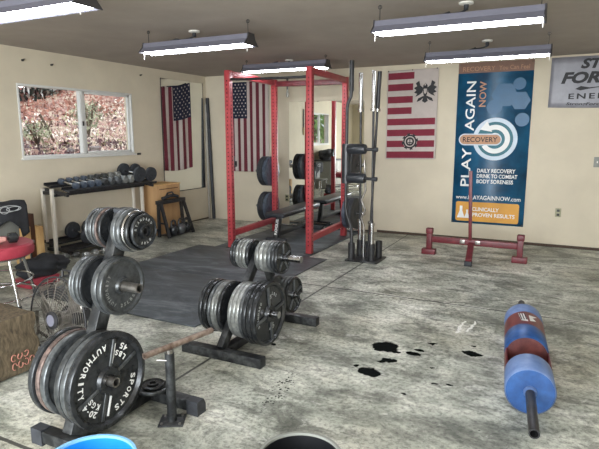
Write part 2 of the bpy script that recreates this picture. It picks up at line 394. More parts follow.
_tcache = {}
def text_geo(t, shear=0.0, bold=0.0, spacing=1.0):
    """flat outline of a text as (verts, faces), normalised to its own bounding box centre"""
    key = (t, shear, bold, spacing)
    if key in _tcache: return _tcache[key]
    cu = bpy.data.curves.new('t', 'FONT'); cu.body = t; cu.size = 1; cu.shear = shear; cu.offset = bold; cu.space_character = spacing
    cu.resolution_u = 3; cu.fill_mode = 'FRONT'
    ob = bpy.data.objects.new('t', cu); C.objects.link(ob)
    dg = bpy.context.evaluated_depsgraph_get(); me = bpy.data.meshes.new_from_object(ob.evaluated_get(dg))
    vs = [v.co[:2] for v in me.vertices]; fs = [tuple(p.vertices) for p in me.polygons]
    bpy.data.objects.remove(ob); bpy.data.curves.remove(cu); bpy.data.meshes.remove(me)
    x0 = min(v[0] for v in vs); x1 = max(v[0] for v in vs); y0 = min(v[1] for v in vs); y1 = max(v[1] for v in vs)
    vs = [((v[0] - (x0 + x1) / 2) / (x1 - x0), (v[1] - (y0 + y1) / 2) / (y1 - y0)) for v in vs]
    _tcache[key] = (vs, fs, (x1 - x0), (y1 - y0)); return _tcache[key]
def put_text(mb, t, cu, cv, w, h, mp, rot=0.0, mi=0, **k):
    """write text centred at (cu,cv), w wide and h high, through mp(u,v,w)->xyz"""
    vs, fs, _, _ = text_geo(t, **k); c, s_ = math.cos(rot), math.sin(rot); out = []
    for (x, y) in vs:
        x *= w; y *= h; out.append(mp(cu + x * c - y * s_, cv + x * s_ + y * c, 0))
    mb.add(out, fs, mi)

def rot_of(axis, angle): return Matrix.Rotation(angle, 4, axis)

# ------------------------------------------------------------------ room shell
HC = 2.497; RX = 7.6; FY = -9.9
def wall_with_holes(u0, u1, v0, v1, holes, mp, thick, mb=None):
    mb = mb or MB(); us = sorted({u0, u1, *[h[0] for h in holes], *[h[1] for h in holes]}); vs = sorted({v0, v1, *[h[2] for h in holes], *[h[3] for h in holes]})
    for i in range(len(us) - 1):
        for j in range(len(vs) - 1):
            cu = (us[i] + us[i + 1]) / 2; cv = (vs[j] + vs[j + 1]) / 2
            if any(h[0] < cu < h[1] and h[2] < cv < h[3] for h in holes): continue
            mb.prism([(us[i], vs[j]), (us[i + 1], vs[j]), (us[i + 1], vs[j + 1]), (us[i], vs[j + 1])], thick, mp)
    return mb
struct(MB().box((RX / 2, FY / 2, -0.05), (RX + 0.4, -FY + 0.4, 0.1)).build('floor', 'floor', smooth=0))
struct(MB().box((RX / 2, FY / 2, HC + 0.05), (RX + 0.4, -FY + 0.4, 0.1)).build('ceiling', 'ceiling', smooth=0))
struct(MB().box((RX / 2, 0.06, HC / 2), (RX + 0.4, 0.12, HC)).build('wall_back', 'wall', smooth=0))
W1 = (-3.635, -1.81, 1.225, 2.09); W2 = (-7.25, -5.75, 1.22, 2.10)
struct(wall_with_holes(FY, 0, 0, HC, [W1, W2], lambda u, v, w: (-w, u, v), 0.14).build('wall_left', 'wall', smooth=0))
struct(MB().box((RX + 0.06, FY / 2, HC / 2), (0.12, -FY, HC)).build('wall_right', 'wall', smooth=0))
struct(wall_with_holes(0, RX, 0, HC, [(2.6, 7.4, 0, 2.15)], lambda u, v, w: (u, FY - w, v), 0.14).build('wall_front', 'wall', smooth=0))
struct(MB().box((5.4, -0.008, 0.018), (4.4, 0.016, 0.036)).build('baseboard_back', 'baseboard', smooth=0))
struct(MB().box((0.006, -1.2, 0.01), (0.012, 2.4, 0.02)).build('baseboard_left', 'baseboard', smooth=0))

def window(idx, W, label=None):
    y0, y1, z0, z1 = W
    fr = MB()
    def bar(ya, yb, za, zb, xa, xb): fr.box(((xa + xb) / 2, (ya + yb) / 2, (za + zb) / 2), (abs(xb - xa), abs(yb - ya), abs(zb - za)), bev=0.004)
    t = 0.026
    bar(y0, y1, z0, z0 + t, -0.09, 0.012); bar(y0, y1, z1 - t, z1, -0.09, 0.012)
    bar(y0 + 0.001, y0 + t, z0 + t - 0.006, z1 - t + 0.006, -0.088, 0.010); bar(y1 - t, y1 - 0.001, z0 + t - 0.006, z1 - t + 0.006, -0.088, 0.010)
    ym = (y0 + y1) / 2 + 0.02
    bar(ym - 0.03, ym + 0.03, z0 + t, z1 - t, -0.07, -0.01)
    # the sliding sash on the right pane
    bar(ym + 0.03, y1 - t, z0 + t, z0 + t + 0.03, -0.05, -0.02); bar(ym + 0.03, y1 - t, z1 - t - 0.03, z1 - t, -0.05, -0.02)
    bar(y1 - t - 0.035, y1 - t, z0 + t, z1 - t, -0.05, -0.02); bar(ym + 0.03, ym + 0.06, z0 + t, z1 - t, -0.05, -0.02)
    f = struct(fr.build('window_%d' % idx, 'white_vinyl', origin=(0, (y0 + y1) / 2, z0)))
    o = Vector((0, (y0 + y1) / 2, z0))
    MB().box((-0.055, (y0 + t + ym - 0.03) / 2, (z0 + z1) / 2), (0.004, ym - 0.03 - y0 - t, z1 - z0 - 2 * t)).build('window_pane', 'glass', f, origin=o, smooth=0)
    MB().box((-0.035, (ym + 0.06 + y1 - t - 0.035) / 2, (z0 + z1) / 2), (0.004, y1 - t - 0.035 - ym - 0.06, z1 - z0 - 2 * t - 0.06)).build('window_pane', 'glass', f, origin=o, smooth=0)
    MB().box((-0.005, ym, z0 + 0.42), (0.016, 0.02, 0.06), bev=0.004).build('window_latch', 'glass_dark', f, origin=o)
    MB().box((0.01, (y0 + y1) / 2, z0 - 0.012), (0.05, y1 - y0 + 0.03, 0.025), bev=0.004).build('window_sill', 'white_vinyl', f, origin=o)
window(1, W1); window(2, W2)

# ------------------------------------------------------------------ outside: hillside, driveway
def hillside():
    def h(x, y):
        d = max(0, -x - 0.6)
        return -0.25 + 1.22 * (1 - math.exp(-d / 0.45)) + 0.165 * d + 0.22 * max(0, y - 1.5) * min(1, d / 6) + 0.05 * math.sin(y * 1.3 + d) + 0.04 * math.sin(y * 3.1 - d * 2.2)
    nx, ny = 60, 90; vs = []; fs = []
    for i in range(nx + 1):
        x = -0.25 - 15.0 * (i / nx) ** 1.5
        for j in range(ny + 1):
            y = -14 + 26 * j / ny; vs.append((x, y, h(x, y) + random.uniform(-0.03, 0.03)))
    for i in range(nx):
        for j in range(ny):
            a = i * (ny + 1) + j; fs.append((a, a + 1, a + ny + 2, a + ny + 1))
    m, nt, b = newmat('leaf_strewn_earth')
    n, r = noise_ramp(nt, 1.7, [(0.34, srgb(112, 82, 78)), (0.48, srgb(176, 138, 126)), (0.6, srgb(214, 200, 176)), (0.72, srgb(196, 196, 160))], detail=9, rough=0.8)
    n2, r2 = noise_ramp(nt, 26, [(0.35, (0.35, 0.33, 0.36)), (0.6, (1, 1, 1))], detail=4, rough=0.8)
    mx = nt.nodes.new('ShaderNodeMix'); mx.data_type = 'RGBA'; mx.blend_type = 'MULTIPLY'; mx.inputs[0].default_value = 1
    nt.links.new(r.outputs[0], mx.inputs[6]); nt.links.new(r2.outputs[0], mx.inputs[7]); nt.links.new(mx.outputs[2], b.inputs['Base Color'])
    b.inputs['Roughness'].default_value = 0.95; M['hill'] = m
    struct(MB().add(vs, fs).build('ground_hillside', 'hill'))
    return h
HH = hillside()
struct(MB().box((3.5, -15, -0.06), (14, 10, 0.1)).build('ground_driveway', mat('driveway_concrete', srgb(150, 148, 142), 0.8), smooth=0))

def leaves(mb, n, fn, size, mi=0):
    for _ in range(n):
        p = Vector(fn()); s_ = size * random.uniform(0.6, 1.5); e = Euler((random.uniform(0, 6.3), random.uniform(0, 6.3), random.uniform(0, 6.3))).to_matrix()
        q = [Vector((-s_, 0, 0)), Vector((0, -s_ * 0.5, s_ * 0.15)), Vector((s_, 0, 0)), Vector((0, s_ * 0.5, s_ * 0.15))]
        mb.add([p + e @ k for k in q], [(0, 1, 2, 3)], mi)
M['dead_leaf'] = mat('dead_leaf', srgb(164, 124, 118), 0.9, scale=2.5, c2=srgb(240, 230, 218), contrast=(0.42, 0.55))
M['russet_leaf'] = mat('russet_leaf', srgb(140, 98, 86), 0.9, scale=2.5, c2=srgb(184, 136, 120))
M['olive_leaf'] = mat('olive_leaf', srgb(110, 108, 78), 0.9, scale=2.5, c2=srgb(206, 204, 168))
M['dark_leaf'] = mat('dark_dead_leaf', srgb(52, 42, 44), 0.9, scale=2.5, c2=srgb(120, 92, 100))
mb = MB()
def gp(x0, x1, y0, y1):
    x = random.uniform(x0, x1); y = random.uniform(y0, y1); return (x, y, HH(x, y) + random.uniform(0.0, 0.07))
leaves(mb, 3000, lambda: gp(-4.6, -0.9, -4.0, 3.5), 0.035, 0); leaves(mb, 3600, lambda: gp(-2.6, -0.7, -4.0, 1.5), 0.032, 1)
leaves(mb, 1500, lambda: gp(-6.5, -4.0, -3, 7), 0.05, 0); leaves(mb, 3500, lambda: gp(-9, -5.5, -3, 9), 0.06, 2); leaves(mb, 1200, lambda: gp(-6, -2.4, -3, 5), 0.04, 1); leaves(mb, 1300, lambda: gp(-6, -2.0, -3, 5), 0.04, 3)
tag(mb.build('leaf_litter', ['dead_leaf', 'dark_leaf', 'russet_leaf', 'olive_leaf'], smooth=0), 'pinkish brown dead leaves strewn over the slope outside the window', 'leaves', kind='stuff')

def rock(x, y, r, label, sd):
    rnd = random.Random(sd); bm = bmesh.new(); bmesh.ops.create_icosphere(bm, subdivisions=3, radius=r)
    ph = [rnd.uniform(0, 6) for _ in range(6)]
    for v in bm.verts:
        d = v.co.normalized(); k = 1 + 0.18 * math.sin(d.x * 4 + ph[0]) + 0.15 * math.sin(d.y * 5 + ph[1]) + 0.12 * math.sin(d.z * 6 + ph[2])
        v.co = Vector((v.co.x * k * 1.2, v.co.y * k, v.co.z * k * 0.65))
    vs = [v.co[:] for v in bm.verts]; fs = [tuple(v.index for v in f.verts) for f in bm.faces]; bm.free()
    o = MB().add(vs, fs).build('rock', 'rock', smooth=60); o.location = (x, y, HH(x, y) + r * 0.3)
    tag(o, label, 'rock', 'rocks on the slope outside the window')
rock(-2.0, -0.72, 0.10, 'small pale rock low on the slope seen through the right pane', 1)
rock(-1.5, -2.2, 0.07, 'grey rock on the slope at the lower left of the left pane', 2)
rock(-2.2, -1.1, 0.07, 'small grey rock on the slope beyond the window mullion', 3)

def shrub(x, y, hgt, rad, n, m_, label, name='shrub', group=None, stemr=0.012, leaf=0.05, cat='shrub'):
    z = HH(x, y); t = thing(name, label, cat, (x, y, z), group=group); st = MB()
    for k in range(7):
        a = 2 * PI * k / 7; st.tube([(0, 0, 0), (0.25 * rad * math.cos(a), 0.25 * rad * math.sin(a), hgt * 0.5), (0.7 * rad * math.cos(a), 0.7 * rad * math.sin(a), hgt * random.uniform(0.8, 1.0))], stemr, 6)
    st.build('stems', 'bark', t); fo = MB()
    def fn():
        while True:
            p = [random.uniform(-1, 1) for _ in range(3)]
            if sum(q * q for q in p) < 1: return (p[0] * rad, p[1] * rad, hgt * 0.62 + p[2] * hgt * 0.42)
    leaves(fo, n, fn, leaf); fo.build('foliage', m_, t, smooth=0); return t
shrub(-3.0, 0.05, 0.75, 0.30, 380, 'pale_leaf', 'pale twiggy shrub on the slope seen through the right pane', leaf=0.035)
shrub(-2.6, -1.45, 0.45, 0.24, 240, 'pale_leaf', 'low pale shrub on the slope seen through the left pane', leaf=0.035)
# hedge along the crest
hx = thing('hedge', 'dark and white mottled hedge along the crest of the slope', 'hedge', (-8.6, 0.5, HH(-8.6, 0.5)))
hm = MB(); leaves(hm, 2600, lambda: (random.uniform(-0.5, 0.5), random.uniform(-5.5, 3.6), random.uniform(-0.1, 1.7)), 0.12, 0); leaves(hm, 1500, lambda: (random.uniform(-0.5, 0.5), random.uniform(-5.5, 3.6), random.uniform(-0.1, 1.7)), 0.10, 1)
hm.build('foliage', [mat('hedge_dark', srgb(34, 42, 34), 0.8), mat('hedge_pale', srgb(196, 200, 196), 0.7)], hx, smooth=0)
hs = MB()
for k in range(8): hs.cyl((0, -5 + k * 1.3, -0.2), (0.1, -5 + k * 1.3, 1.2), 0.03, n=8)
hs.build('stems', 'bark', hx)
# dead branch
hz = HH(-3, -0.8)
br = MB(); br.tube([(-3, -0.78, hz - 0.02), (-3, -0.9, hz + 0.25), (-3, -1.05, hz + 0.5)], 0.022, 8); br.tube([(-3, -0.9, hz + 0.25), (-3, -0.8, hz + 0.38)], 0.016, 8)
tag(br.build('fallen_branch', 'bark', origin=(-3, -0.8, hz)), 'dark bare branch standing on the slope outside the left pane', 'branch')
# green trees seen in the mirror through the second window
for k, (x, y, lb) in enumerate(((-1.9, -11.2, 'leafy green tree outside the second window, nearest the house'), (-3.6, -14.4, 'leafy green tree outside the second window, behind the nearest one'), (-5.6, -11.4, 'leafy green tree outside the second window, farthest up the slope'))):
    z = HH(x, y); t = thing('tree', lb, 'tree', (x, y, z), group='green trees seen in the back mirror')
    MB().tube([(0, 0, -0.1), (0.05, 0, 1.0), (0.0, 0.1, 2.0), (0.1, 0.1, 3.2)], 0.09, 10).build('trunk', 'bark', t)
    f = MB()
    def fn(f_=[0]):
        a = random.uniform(0, 2 * PI); r_ = 1.5 * random.uniform(0, 1) ** 0.5; return (r_ * math.cos(a), r_ * math.sin(a), random.uniform(-0.2, 4.0))
    leaves(f, 1700, fn, 0.12); f.build('foliage', 'leaf', t, smooth=0)

# ------------------------------------------------------------------ mirrors
mo = Vector((1.69, 0, 0)); am = 0.047
mt = thing('wall_mirror', 'tall frameless mirror standing on the floor against the back wall', 'mirror', (1.69, -0.070, 0.0), rz=am)
mm = MB().box((0.63, 0.004, 1.02), (1.26, 0.006, 1.99)); mm.build('mirror_glass', 'mirror', mt, smooth=0)
MB().box((0.63, 0.0105, 1.02), (1.26, 0.006, 1.99)).build('backing', 'housing_end', mt, smooth=0)
MB().box((0.63, 0.003, 0.013), (1.28, 0.020, 0.025)).build('bottom_channel', 'chrome', mt, smooth=0)
tl = thing('wall_mirror', 'mirror panel on the left wall behind the flag', 'mirror', (0, -0.64, 0.57))
MB().box((0.006, 0, 0.90), (0.008, 1.06, 1.80)).build('mirror_glass', 'mirror', tl, smooth=0)
e = MB(); e.box((0.006, -0.533, 0.90), (0.012, 0.006, 1.81)); e.box((0.006, 0.533, 0.90), (0.012, 0.006, 1.81)); e.box((0.006, 0, 0), (0.014, 1.07, 0.012))
e.build('mirror_edge', 'housing_end', tl, smooth=0)

# ------------------------------------------------------------------ ceiling lights
def light(x0, x1, y, zt, label, cordx, first=None):
    L = x1 - x0; t = thing('ceiling_light', label, 'light', ((x0 + x1) / 2, y, zt), group='fluorescent shop lights hung from the ceiling')
    h = MB()   # hood cross-section in (y,z), open below
    sec = [(-0.115, 0.005), (-0.06, 0.055), (-0.045, 0.10), (0.045, 0.10), (0.06, 0.055), (0.115, 0.005), (0.110, 0.003), (0.055, 0.048), (-0.055, 0.048), (-0.110, 0.003)]
    h.prism(sec, L, lambda u, v, w: (-L / 2 + w, u, v)); h.build('hood', 'housing', t, smooth=0)
    for s_ in (-1, 1):
        MB().prism([(-0.118, 0.0), (-0.062, 0.058), (-0.048, 0.104), (0.048, 0.104), (0.062, 0.058), (0.118, 0.0)], 0.012, lambda u, v, w: (s_ * (L / 2) - 0.006 + w, u, v)).build('end_cap', 'housing_end', t, smooth=0)
        MB().cyl((0, s_ * 0.045, 0.012) if False else (-L / 2 + 0.02, s_ * 0.045, 0.012), (L / 2 - 0.02, s_ * 0.045, 0.012), 0.017, n=12).build('tube', 'tube', t)
        top = HC - zt
        c = MB(); c.tube([(s_ * (L / 2 - 0.03), 0, 0.10), (s_ * (L / 2 - 0.03), 0, top)], 0.003, 6)
        if top > 0.12: c.ring([(0.012, -0.003), (0.016, -0.003), (0.016, 0.003), (0.012, 0.003)], (s_ * (L / 2 - 0.03), 0, top - 0.015), (0, 1, 0), 12)
        c.build('hanging_hook', 'glass_dark', t)
        p = MB(); p.cyl((s_ * (L / 2 - 0.01), -0.05, -0.055), (s_ * (L / 2 - 0.01), -0.05, 0.01), 0.004, n=8); p.build('socket_tab', 'white_plastic', t)
    if cordx is not None:
        cx = cordx - (x0 + x1) / 2
        k = MB(); pts = []
        for i in range(13):
            q = i / 12; pts.append((cx - 0.16 * (1 - q) + 0.03 * math.sin(q * 9), 0.20 * q, 0.10 + (HC - zt - 0.115) * q * q + 0.02 * math.sin(q * 6)))
        k.tube(pts, 0.008, 8); k.cyl((cx, 0.2, HC - zt - 0.06), (cx, 0.2, HC - zt - 0.012), 0.018, n=12); k.build('power_cord', 'rubber', t)
        ot = MB().lathe([(0.055, 0), (0.055, 0.012), (0.03, 0.018)], (0, 0, -0.002), (0, 0, -1), 24).build('ceiling_outlet', 'white_plastic')
        ot.location = (cordx, y + 0.2, HC)
        tag(ot, 'round white ceiling outlet above the ' + label.split(' shop light ')[1] + ' shop light' if False else 'white ceiling outlet of the ' + label, 'outlet')
    return t
light(1.99, 3.19, -3.63, 2.275, 'shop light between the window and the red rack', 2.42)
light(4.33, 5.55, -3.60, 2.275, 'large shop light at the top right', 4.98)
light(4.30, 5.54, -1.79, 2.275, 'shop light just in front of the blue banner', 4.90)
light(1.72, 2.96, -1.42, 2.335, 'shop light over the red power rack', 2.30)
light(1.84, 3.06, -5.31, 2.275, 'shop light cut by the top left corner of the photo', 2.45)
light(4.33, 5.55, -5.45, 2.275, 'shop light above the photographer', 4.9)

# ------------------------------------------------------------------ flags and banners
def cloth(mp, nu, nv, matfn, mats, name, parent, amp=0.012, freq=14, seed=0):
    """rippled cloth over (u,v) in [0,1]^2; mp(u,v,w)->xyz; matfn(u,v)->slot"""
    mb = MB(); vs = []; fs = []; mi = []
    wv = lambda u, v: amp * (math.sin(u * freq + seed) + 0.5 * math.sin(u * freq * 1.9 + v * 3 + seed * 2)) * (0.35 + 0.65 * v)
    for j in range(nv + 1):
        for i in range(nu + 1):
            u, v = i / nu, j / nv; vs.append(mp(u, v, wv(u, v)))
    o = MB(); o.v = [tuple(p) for p in vs]
    for j in range(nv):
        for i in range(nu):
            a = j * (nu + 1) + i; o.f.append((a, a + 1, a + nu + 2, a + nu + 1)); o.mi.append(matfn((i + 0.5) / nu, (j + 0.5) / nv))
    ob = o.build(name, mats, parent, smooth=80)
    so = ob.modifiers.new('thickness', 'SOLIDIFY'); so.thickness = 0.002; so.offset = -1
    return wv
def star(mb, cu, cv, r, mp, rot=0):
    pts = []
    for k in range(10):
        rr = r if k % 2 == 0 else r * 0.4; a = PI / 2 + rot + k * PI / 5; pts.append((cu + rr * math.cos(a), cv + rr * math.sin(a)))
    c = len(mb.v); mb.add([mp(*p) for p in pts] + [mp(cu, cv)], [(10, k, (k + 1) % 10) for k in range(10)])

def us_flag(t, w, h, wmap, canton_left, seed, ns=13, cf=7 / 13):
    """hung by its short... vertical stripes; u across (13 stripes), v down"""
    # 13 stripes across u; canton covers 7 stripes of u and 40% of v
    def mf(u, v):
        s_ = int(u * ns); cu = (u < cf) if canton_left else (u > 1 - cf)
        if cu and v < 0.395: return 2
        return 0 if s_ % 2 == 0 else 1
    wv = cloth(lambda u, v, d: wmap(u, v, d), ns * 6, 60, mf, ['flag_red', 'flag_white', 'flag_blue'], 'flag_cloth', t, amp=0.010, freq=20, seed=seed)
    st = MB(); u0 = 0.0 if canton_left else 1 - cf
    for r_ in range(11):
        for c_ in range(5 if r_ % 2 else 6) if False else range(9):
            if (r_ + c_) % 2: continue
            cu = u0 + (c_ + 0.75) * cf / 9.5; cv = 0.0 + (r_ + 0.8) * 0.395 / 11.6
            rr = 0.019
            pts = []
            for k in range(10):
                q = rr if k % 2 == 0 else rr * 0.42; a = PI / 2 + k * PI / 5; du = q * math.cos(a) / w; dv = q * math.sin(a) / h
                pts.append((cu + du, cv - dv))
            st.add([wmap(p[0], p[1], wv(p[0], p[1]) + 0.004) for p in pts] + [wmap(cu, cv, wv(cu, cv) + 0.004)], [(10, k, (k + 1) % 10) for k in range(10)])
    st.build('stars', 'flag_white', t, smooth=0)
    g = MB()
    for uu in (0.02, 0.98):
        p = wmap(uu, 0.008, wv(uu, 0) + 0.006); g.sphere(p, 0.008, 8)
    g.build('push_pin', 'chrome', t)
t = thing('american_flag', 'american flag hanging stripes down over the mirror on the left wall', 'flag', (0, -0.8, 0.9))
# (y from -1.20 left to -0.42 right as seen from the room)
us_flag(t, 0.70, 1.36, lambda u, v, d: (0.045 + d, -0.40 + 0.70 * u, 1.335 + 0.12 * u - (1.30 + 0.10 * u) * v - 0.03 * math.sin(u * PI)), False, 0.3, 9, 0.64)
t = thing('american_flag', 'american flag hanging stripes down on the back wall behind the red rack', 'flag', (0.55, 0, 0.88))
us_flag(t, 0.74, 1.50, lambda u, v, d: (0.0 + 0.74 * u, -0.035 - d, 1.49 - 1.50 * v), True, 1.7, 12, 0.43)
# light panel behind the left flag (folded white cloth top)
# --- ensign with red bars
t = thing('striped_ensign', 'white ensign with red bars, eagle and round emblem on the back wall', 'flag', (3.31, 0, 1.18))
def emf(u, v):
    bars = [(0.030, 0.105, 0.54), (0.155, 0.228, 0.52), (0.285, 0.358, 0.51), (0.41, 0.483, 0.50), (0.535, 0.607, 1.1), (0.665, 0.737, 1.1), (0.79, 0.86, 1.1), (0.915, 0.982, 1.1)]
    for a, b_, e_ in bars:
        if a <= v < b_ and 0.015 < u < min(e_, 0.965): return 1
    return 0
emap = lambda u, v, d: (0.0 + 0.745 * u, -0.022 - d, 1.235 + 0.012 * u - 1.28 * v)
wv = cloth(emap, 60, 80, emf, ['flag_white', 'bar_red'], 'flag_cloth', t, amp=0.006, freq=9, seed=0.4)
def em2(cu, cv, s_):
    return lambda x, y, w=0: emap(cu + x * s_ / 0.745, cv - y * s_ / 1.28, wv(cu, cv) + 0.010 + w)
eg = MB(); mp = em2(0.76, 0.25, 0.165)
eg.prism([(-.18, .55), (.0, .75), (.18, .55), (.22, .1), (.12, -.35), (.25, -.8), (0, -.95), (-.25, -.8), (-.12, -.35), (-.22, .1)], 0.001, mp)
for s_ in (-1, 1):
    eg.prism([(s_ * .2, .35), (s_ * .45, .55), (s_ * .55, .95), (s_ * .85, .75), (s_ * .72, .5), (s_ * 1.0, .35), (s_ * .78, .15), (s_ * .98, -.05), (s_ * .7, -.15), (s_ * .85, -.4), (s_ * .5, -.25), (s_ * .25, -.05)], 0.001, mp)
    eg.prism([(s_ * .15, -.35), (s_ * .6, -.55), (s_ * .72, -.85), (s_ * .4, -.72), (s_ * .12, -.5)], 0.001, mp)
eg.build('eagle_emblem', 'black_ink', t, smooth=0)
eg = MB(); mp3 = em2(0.76, 0.25, 0.165)
eg.prism([(-.14, .25), (.14, .25), (.12, -.05), (0, -.2), (-.12, -.05)], 0.0016, mp3)
eg.prism([(-.08, .68), (.06, .70), (.02, .52), (-.06, .5)], 0.0016, mp3); eg.build('eagle_shield', 'flag_white', t, smooth=0)
rg = MB(); mp = em2(0.49, 0.80, 0.105)
def disc(mb, r0, r1, mp_, cu=0, cv=0, w=0.0, n=32):
    for k in range(n):
        a = 2 * PI * k / n; b_ = 2 * PI * (k + 1) / n
        q = [(r0 * math.cos(a), r0 * math.sin(a)), (r1 * math.cos(a), r1 * math.sin(a)), (r1 * math.cos(b_), r1 * math.sin(b_)), (r0 * math.cos(b_), r0 * math.sin(b_))]
        if r0 <= 0: q = [(0, 0), q[1], q[2]]
        mb.add([mp_(cu + x, cv + y, w) for x, y in q], [tuple(range(len(q)))])
disc(rg, 0, 1.0, mp); rg.build('emblem_disc', 'flag_white', t, smooth=0)
rg = MB(); disc(rg, 0.74, 0.96, mp, w=0.001); disc(rg, 0.36, 0.6, mp, w=0.001)
for k in range(8):
    a = k * PI / 4 + 0.2; rg.prism([(math.cos(a + d) * r, math.sin(a + d) * r) for d, r in ((-.14, .85), (-.2, 1.2), (0, 1.12), (.2, 1.2), (.14, .85))], 0.0012, mp)
rg.prism([(-.06, -.38), (.06, -.38), (.06, .38), (-.06, .38)], 0.0015, mp); rg.prism([(-.3, -.2), (.3, -.2), (.3, -.08), (-.3, -.08)], 0.0015, mp)
rg.build('round_emblem', 'black_ink', t, smooth=0)
g = MB()
for uu in (0.02, 0.5, 0.97): g.sphere(emap(uu, 0.004, 0.012), 0.009, 8)
g.build('push_pin', 'glass_dark', t)

# --- tall recovery banner; local u: 0..0.965 , z from 0.245 to 2.47
t = thing('vinyl_banner', 'tall blue recovery drink banner on the back wall', 'banner', (4.325, 0, 0.245))
BW, BH = 0.965, 2.225
bmap = lambda u, v, w=0: (u, -0.012 - w - 0.006 * math.sin(v * 5) * 1.0, v)
def quad(mb, u0, u1, v0, v1, w, mi=0, nv=20):
    vs = []; fs = []
    for j in range(nv + 1):
        v = v0 + (v1 - v0) * j / nv; vs += [bmap(u0, v, w), bmap(u1, v, w)]
    for j in range(nv): fs.append((2 * j, 2 * j + 1, 2 * j + 3, 2 * j + 2))
    mb.add(vs, fs, mi)
c = MB(); quad(c, 0, BW, 0, BH, 0); ob = c.build('banner_sheet', 'banner_blue', t, smooth=60)
so = ob.modifiers.new('thickness', 'SOLIDIFY'); so.thickness = 0.003; so.offset = 1 if False else 0
c = MB(); quad(c, 0.0, BW, 2.085, BH, 0.004); c.build('brown_header', 'banner_brown', t, smooth=60)
c = MB(); put_text(c, 'RECOVERY', 0.27, 2.14, 0.42, 0.06, lambda u, v, w: bmap(u, v, 0.006)); put_text(c, 'You Can Feel', 0.72, 2.14, 0.38, 0.055, lambda u, v, w: bmap(u, v, 0.006)); c.build('lettering', 'banner_bronze', t, smooth=0)
# lighter molecule blobs upper right
c = MB()
for (u, v, r) in ((0.62, 1.78, .17), (0.82, 1.70, .13), (0.50, 1.62, .10), (0.80, 1.92, .08), (0.86, 1.45, .09)):
    disc(c, 0, r, lambda x, y, w: bmap(x, y, 0.004), u, v, n=6 if r > .12 else 24)
c.build('molecule_print', 'banner_light', t, smooth=0)
tm = lambda u, v, w=0: bmap(u, v, 0.009)
for args, bo in ((('PLAY', 0.165, 0.80, 0.54, 0.125, tm, PI / 2), 0.01), (('AGAIN', 0.185, 1.64, 0.67, 0.125, tm, PI / 2), 0.01), (('DAILY RECOVERY', 0.57, 0.755, 0.50, 0.055, tm), 0.02),
                 (('DRINK TO COMBAT', 0.585, 0.68, 0.53, 0.055, tm), 0.02), (('BODY SORENESS', 0.56, 0.605, 0.48, 0.055, tm), 0.02), (('www.PLAYAGAINNOW.com', 0.48, 0.375, 0.86, 0.06, tm), 0.01)):
    c = MB(); put_text(c, *args, bold=bo); c.build('lettering', 'white_ink', t, smooth=0)
c = MB(); put_text(c, 'NOW', 0.34, 1.80, 0.34, 0.09, tm, rot=PI / 2, bold=0.012); c.build('lettering', 'banner_bronze', t, smooth=0)
CU, CV = 0.53, 1.19
c = MB(); disc(c, 0, 0.29, lambda x, y, w: bmap(x, y, 0.006), CU, CV, n=48); c.build('target_ring', 'banner_silver', t, smooth=0)
c = MB(); disc(c, 0, 0.235, lambda x, y, w: bmap(x, y, 0.008), CU, CV, n=48); c.build('target_disc', 'banner_teal', t, smooth=0)
c = MB()
def arc(mb, r0, r1, a0, a1, w, n=30):
    for k in range(n):
        a = a0 + (a1 - a0) * k / n; b_ = a0 + (a1 - a0) * (k + 1) / n
        mb.add([bmap(CU + r * math.cos(q), CV + r * math.sin(q), w) for r, q in ((r0, a), (r1, a), (r1, b_), (r0, b_))], [(0, 1, 2, 3)])
arc(c, 0.13, 0.195, -2.6, 2.0, 0.010); arc(c, 0.055, 0.085, -PI, PI, 0.010)
c.add([bmap(CU + x, CV + y, 0.010) for x, y in ((-0.11, 0.245), (-0.20, 0.13), (-0.04, 0.10))], [(0, 1, 2)])
c.build('arrow_print', 'white_ink', t, smooth=0)
def pill(mb, u0, u1, v0, v1, w, r=None, n=8):
    r = r or (v1 - v0) / 2; pts = []
    for cx_, cy_, a0 in ((u1 - r, v1 - r, 0), (u0 + r, v1 - r, PI / 2), (u0 + r, v0 + r, PI), (u1 - r, v0 + r, 1.5 * PI)):
        for k in range(n + 1): a = a0 + PI / 2 * k / n; pts.append((cx_ + r * math.cos(a), cy_ + r * math.sin(a)))
    mb.add([bmap(x, y, w) for x, y in pts], [tuple(range(len(pts)))])
c = MB(); pill(c, 0.05, 0.62, 1.105, 1.265, 0.012); c.build('pill_border', 'banner_silver', t, smooth=0)
c = MB(); pill(c, 0.063, 0.607, 1.12, 1.25, 0.014); c.build('pill_print', 'banner_bronze', t, smooth=0)
c = MB(); put_text(c, 'RECOVERY', 0.335, 1.185, 0.46, 0.07, lambda u, v, w: bmap(u, v, 0.016), bold=0.012); c.build('lettering', 'black_ink', t, smooth=0)
c = MB(); pill(c, 0.055, 0.90, 0.03, 0.31, 0.006, r=0.03); c.build('orange_panel', 'banner_orange', t, smooth=0)
c = MB(); put_text(c, 'CLINICALLY', 0.46, 0.21, 0.36, 0.055, tm, bold=0.02); put_text(c, 'PROVEN RESULTS', 0.57, 0.13, 0.56, 0.055, tm, bold=0.02)
for du, s_ in ((0.13, 1.0), (0.215, 0.7)):
    c.add([bmap(du + x * s_, 0.075 + y * 1.15 * s_, 0.010) for x, y in ((-.055, 0), (.055, 0), (.018, .09), (.018, .15), (-.018, .15), (-.018, .09))], [(0, 1, 2, 3, 4, 5)])
c.build('lettering', 'white_ink', t, smooth=0)
g = MB()
for u, v in ((0.02, 2.2), (0.945, 2.2), (0.02, 0.02), (0.945, 0.02)): g.sphere(bmap(u, v, 0.008), 0.01, 8)
g.build('grommet', 'chrome', t)

